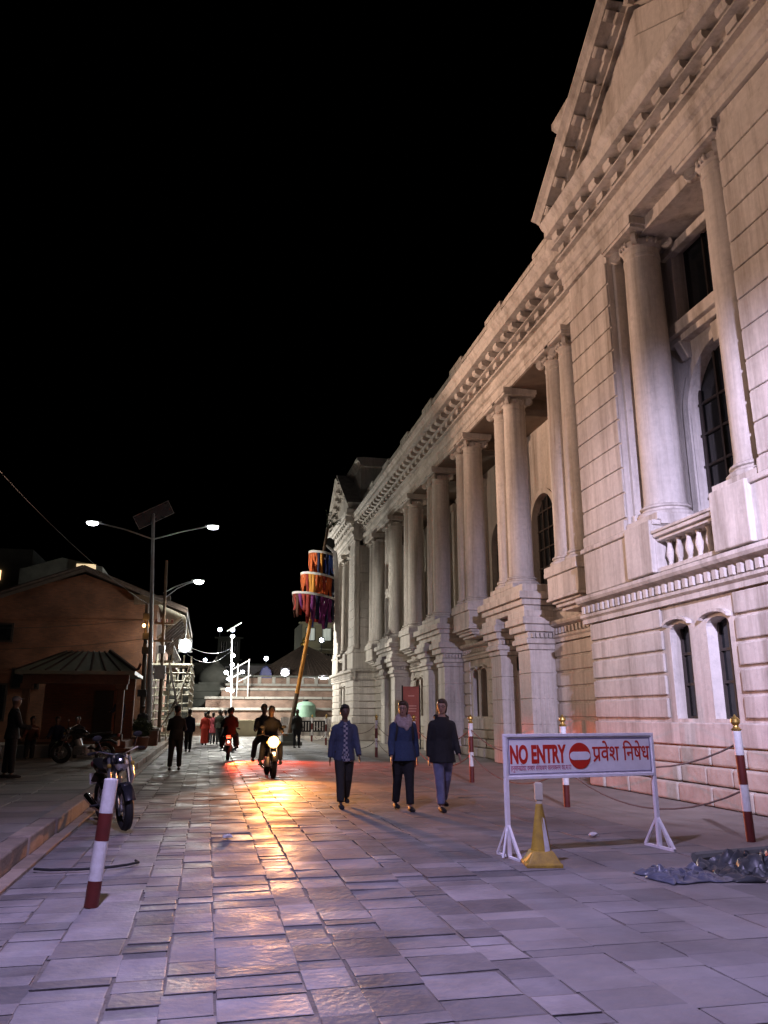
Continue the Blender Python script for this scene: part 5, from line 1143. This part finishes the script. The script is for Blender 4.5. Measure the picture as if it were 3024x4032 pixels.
# ================================================================== motorcycles
def torus(mb, c, R_, r_, n=28, m=8):
    c = V(c); vs = []; fs = []
    for i in range(n):
        a = 2 * PI * i / n
        for j in range(m): b = 2 * PI * j / m; rr = R_ + r_ * math.cos(b); vs.append(c + V(r_ * 1.1 * math.sin(b), rr * math.cos(a), rr * math.sin(a)))
    for i in range(n):
        for j in range(m): fs.append((i * m + j, ((i + 1) % n) * m + j, ((i + 1) % n) * m + (j + 1) % m, i * m + (j + 1) % m))
    return mb.add(vs, fs)
def motorcycle(label, loc, rz, paint, lit=None, tilt=0, steer=0):
    t = thing('motorcycle', label, 'motorcycle', loc, rz); t.rotation_euler = (0, tilt, rz)
    for y_ in (.66, -.62):
        w = torus(MB(), (0, y_, .3), .245, .055).build('tyre', M_BLACK, t, True); w.name = 'wheel'
        torus(MB(), (0, y_, .3), .19, .018).build('rim', M_CHROME, w, True)
        sp = MB()
        for k in range(6): a = PI * k / 3; sp.cyl((0, y_, .3), (0, y_ + .18 * math.cos(a), .3 + .18 * math.sin(a)), .012, n=5)
        sp.cyl((-.06, y_, .3), (.06, y_, .3), .05, n=12).build('spokes', M_STEEL, w)
    f = MB()
    for s_ in (-1, 1): f.cyl((.085 * s_, .67, .3), (.085 * s_, .45, .98), .022, n=8)
    f.build('fork', M_CHROME, t, True)
    MB().tube([(0, .98, .42), (0, .9, .54), (0, .74, .625), (0, .55, .6), (0, .42, .5)], [(.07, .02)] * 5, 8, side=(1, 0, 0)).build('front_mudguard', paint, t, True)
    MB().tube([(0, -.35, .58), (0, -.55, .64), (0, -.78, .66), (0, -.98, .55)], [(.08, .03)] * 4, 8, side=(1, 0, 0)).build('rear_mudguard', M_BLACK, t, True)
    MB().tube([(0, .42, .9), (0, .1, .45), (0, -.3, .42)], .03, 8).tube([(0, .42, .92), (0, -.1, .72), (0, -.7, .72)], .028, 8).tube([(0, -.3, .42), (0, -.62, .3)], .03, 8).build('frame', M_BLACK, t, True)
    MB().box(-.13, .13, -.12, .26, .26, .5).tube([(0, .12, .45), (0, .2, .68)], [.1, .09], 12).box(-.17, .17, -.05, .1, .28, .42).build('engine', M_STEEL, t, bevel=.02)
    tk = MB().tube([(0, .42, .86), (0, .3, .88), (0, .1, .87), (0, -.1, .79), (0, -.14, .76)], [(.07, .06), (.14, .11), (.155, .12), (.1, .07), (.05, .03)], 14, side=(1, 0, 0)); tk.build('fuel_tank', paint, t, True)
    MB().tube([(0, -.08, .79), (0, -.25, .79), (0, -.5, .83), (0, -.8, .86)], [(.1, .04), (.13, .05), (.13, .05), (.09, .04)], 12, side=(1, 0, 0)).build('seat', M_BLACK, t, True)
    MB().tube([(0, -.5, .74), (0, -.75, .78), (0, -.98, .80)], [(.12, .07), (.1, .06), (.05, .04)], 10, side=(1, 0, 0)).build('tail_fairing', paint, t, True)
    MB().tube([(.12, .2, .32), (.15, 0, .22), (.17, -.3, .26), (.18, -.8, .36)], [.025, .03, .05, .05], 10).build('exhaust', M_CHROME, t, True)
    MB().tube([(-.37, .30, 1.03), (-.26, .36, 1.06), (-.08, .43, 1.0), (.08, .43, 1.0), (.26, .36, 1.06), (.37, .30, 1.03)], .013, 8).build('handlebar', M_CHROME, t, True)
    for s_ in (-1, 1):
        MB().cyl((.29 * s_, .345, 1.05), (.39 * s_, .29, 1.03), .02, n=8).build('grip', M_BLACK, t)
        mi = MB().tube([(.22 * s_, .38, 1.06), (.27 * s_, .38, 1.2)], .008, 6).ell((.28 * s_, .37, 1.24), (.065, .015, .04), 12, 6).build('mirror', M_BLACK, t, True)
        MB().ell((.16 * s_, .52, .86), (.03, .03, .03), 8, 6).build('indicator', M_YELLOW, t)
        MB().cyl((.12 * s_, -.05, .3), (.3 * s_, -.05, .3), .018, n=6).build('footrest', M_BLACK, t)
    hd = MB().ell((0, .5, .87), (.115, .1, .115), 16, 10).build('headlight', M_BIKE, t, True)
    MB().ell((0, .565, .87), (.10, .05, .10), 16, 8).build('headlight_lens', emis('headlight_lit', (1, .82, .5), 90) if lit == 'front' else M_CHROME, hd, True)
    if lit == 'front': MB().ell((0, .54, .87), (.15, .05, .15), 18, 8).build('headlight_halo', M_AMBER, hd, True)  # amber glowing ring paints a halo round the headlight
    tl = MB().box(-.07, .07, -1.03, -.97, .75, .84).build('tail_light', emis('tail_lit', (1, .03, .01), 16) if lit == 'rear' else M_MAROON, t, bevel=.02)
    MB().box(-.09, .09, -1.02, -1.0, .5, .66).build('number_plate', M_WHITE, t)
    return t
RID = dict(legs=((74, 92), (74, 92)), spread=(18, 18), arms=((52, 14, 22), (52, 14, 22)), lean=8)
HL = (1.66, 20.95)
m1 = motorcycle('motorcycle with dazzling headlight ridden two-up towards the camera', (*HL, 0), PI + R(3), M_BIKE, 'front')
spot('headlight_beam', (0, .72, .88), (.1, 9, .1), 1700, (1, .40, .09), 38, 1.0, .09, m1)
spot('headlight_beam', (0, .74, .88), (-.6, 9, -.2), 1500, (1, .32, .07), 96, 1.0, .09, m1)
point('headlight_spill', (0, .8, .9), 55, (1, .45, .14), .08, m1)
person('rider of the oncoming headlight motorcycle', (HL[0], HL[1] + .12, 0), PI, 1.72, BLACKC, DARK, M_SKIND, M_HAIR, 'short', hipz=.92, bulk=1.15, **RID)
person('pillion passenger behind the rider of the oncoming motorcycle', (HL[0] - .16, HL[1] + .55, 0), PI, 1.72, DARK, DARK, M_SKIND, M_HAIR, 'short', legs=((74, 92), (74, 92)), spread=(20, 20), arms=((35, 10, 50), (35, 10, 50)), hipz=.96)
TLp = (.82, 29.3)
m2 = motorcycle('motorcycle with glowing red tail light riding away', (*TLp, 0), R(-2), M_BIKE, 'rear')
MB().ell((0, -1.0, .62), (.05, .03, .05), 10, 6).build('plate_lamp', emis('plate_lit', (1, .45, .3), 14), m2, True)
spot('tail_glow', (.1, -1.12, .8), (2.4, -4.0, -.55), 5200, (1, .07, .015), 84, .8, .02, m2)
MB().box(-.2, .4, -1.34, -1.0, .812, .826).build('glow_blocker', M_BLACK, m2)  # added plate that keeps the red glow off the palace front
person('rider of the tail-light motorcycle seen from behind', (TLp[0], TLp[1] - .12, 0), 0, 1.72, BLACKC, DARK, M_SKIND, M_HAIR, 'short', hipz=.92, bulk=1.1, **RID)
person('pillion passenger of the tail-light motorcycle', (TLp[0] + .05, TLp[1] - .52, 0), 0, 1.68, BROWNC, DARK, M_SKIND, M_HAIR, 'short', legs=((74, 92), (74, 92)), spread=(20, 20), arms=((30, 10, 55), (30, 10, 55)), hipz=.96)
m3 = motorcycle('dark motorcycle parked at the kerb behind the leaning bollard', (-1.22, 12.3, .02), R(200), M_BIKE, None, R(6))
M_SIL = mat('silver_panel', (.6, .6, .6), .25, .05, metal=.7)
for s_ in (-1, 1): MB().tube([(.14 * s_, .42, .95), (.16 * s_, .5, .7), (.12 * s_, .42, .5)], [(.02, .05), (.025, .09), (.02, .04)], 8, side=(1, 0, 0)).build('leg_shield', M_SIL, m3, True)
m4 = motorcycle('dim motorcycle parked on the pavement before the seated people', (-3.4, 24.6, .175), R(75), M_BIKE, None, R(-6))
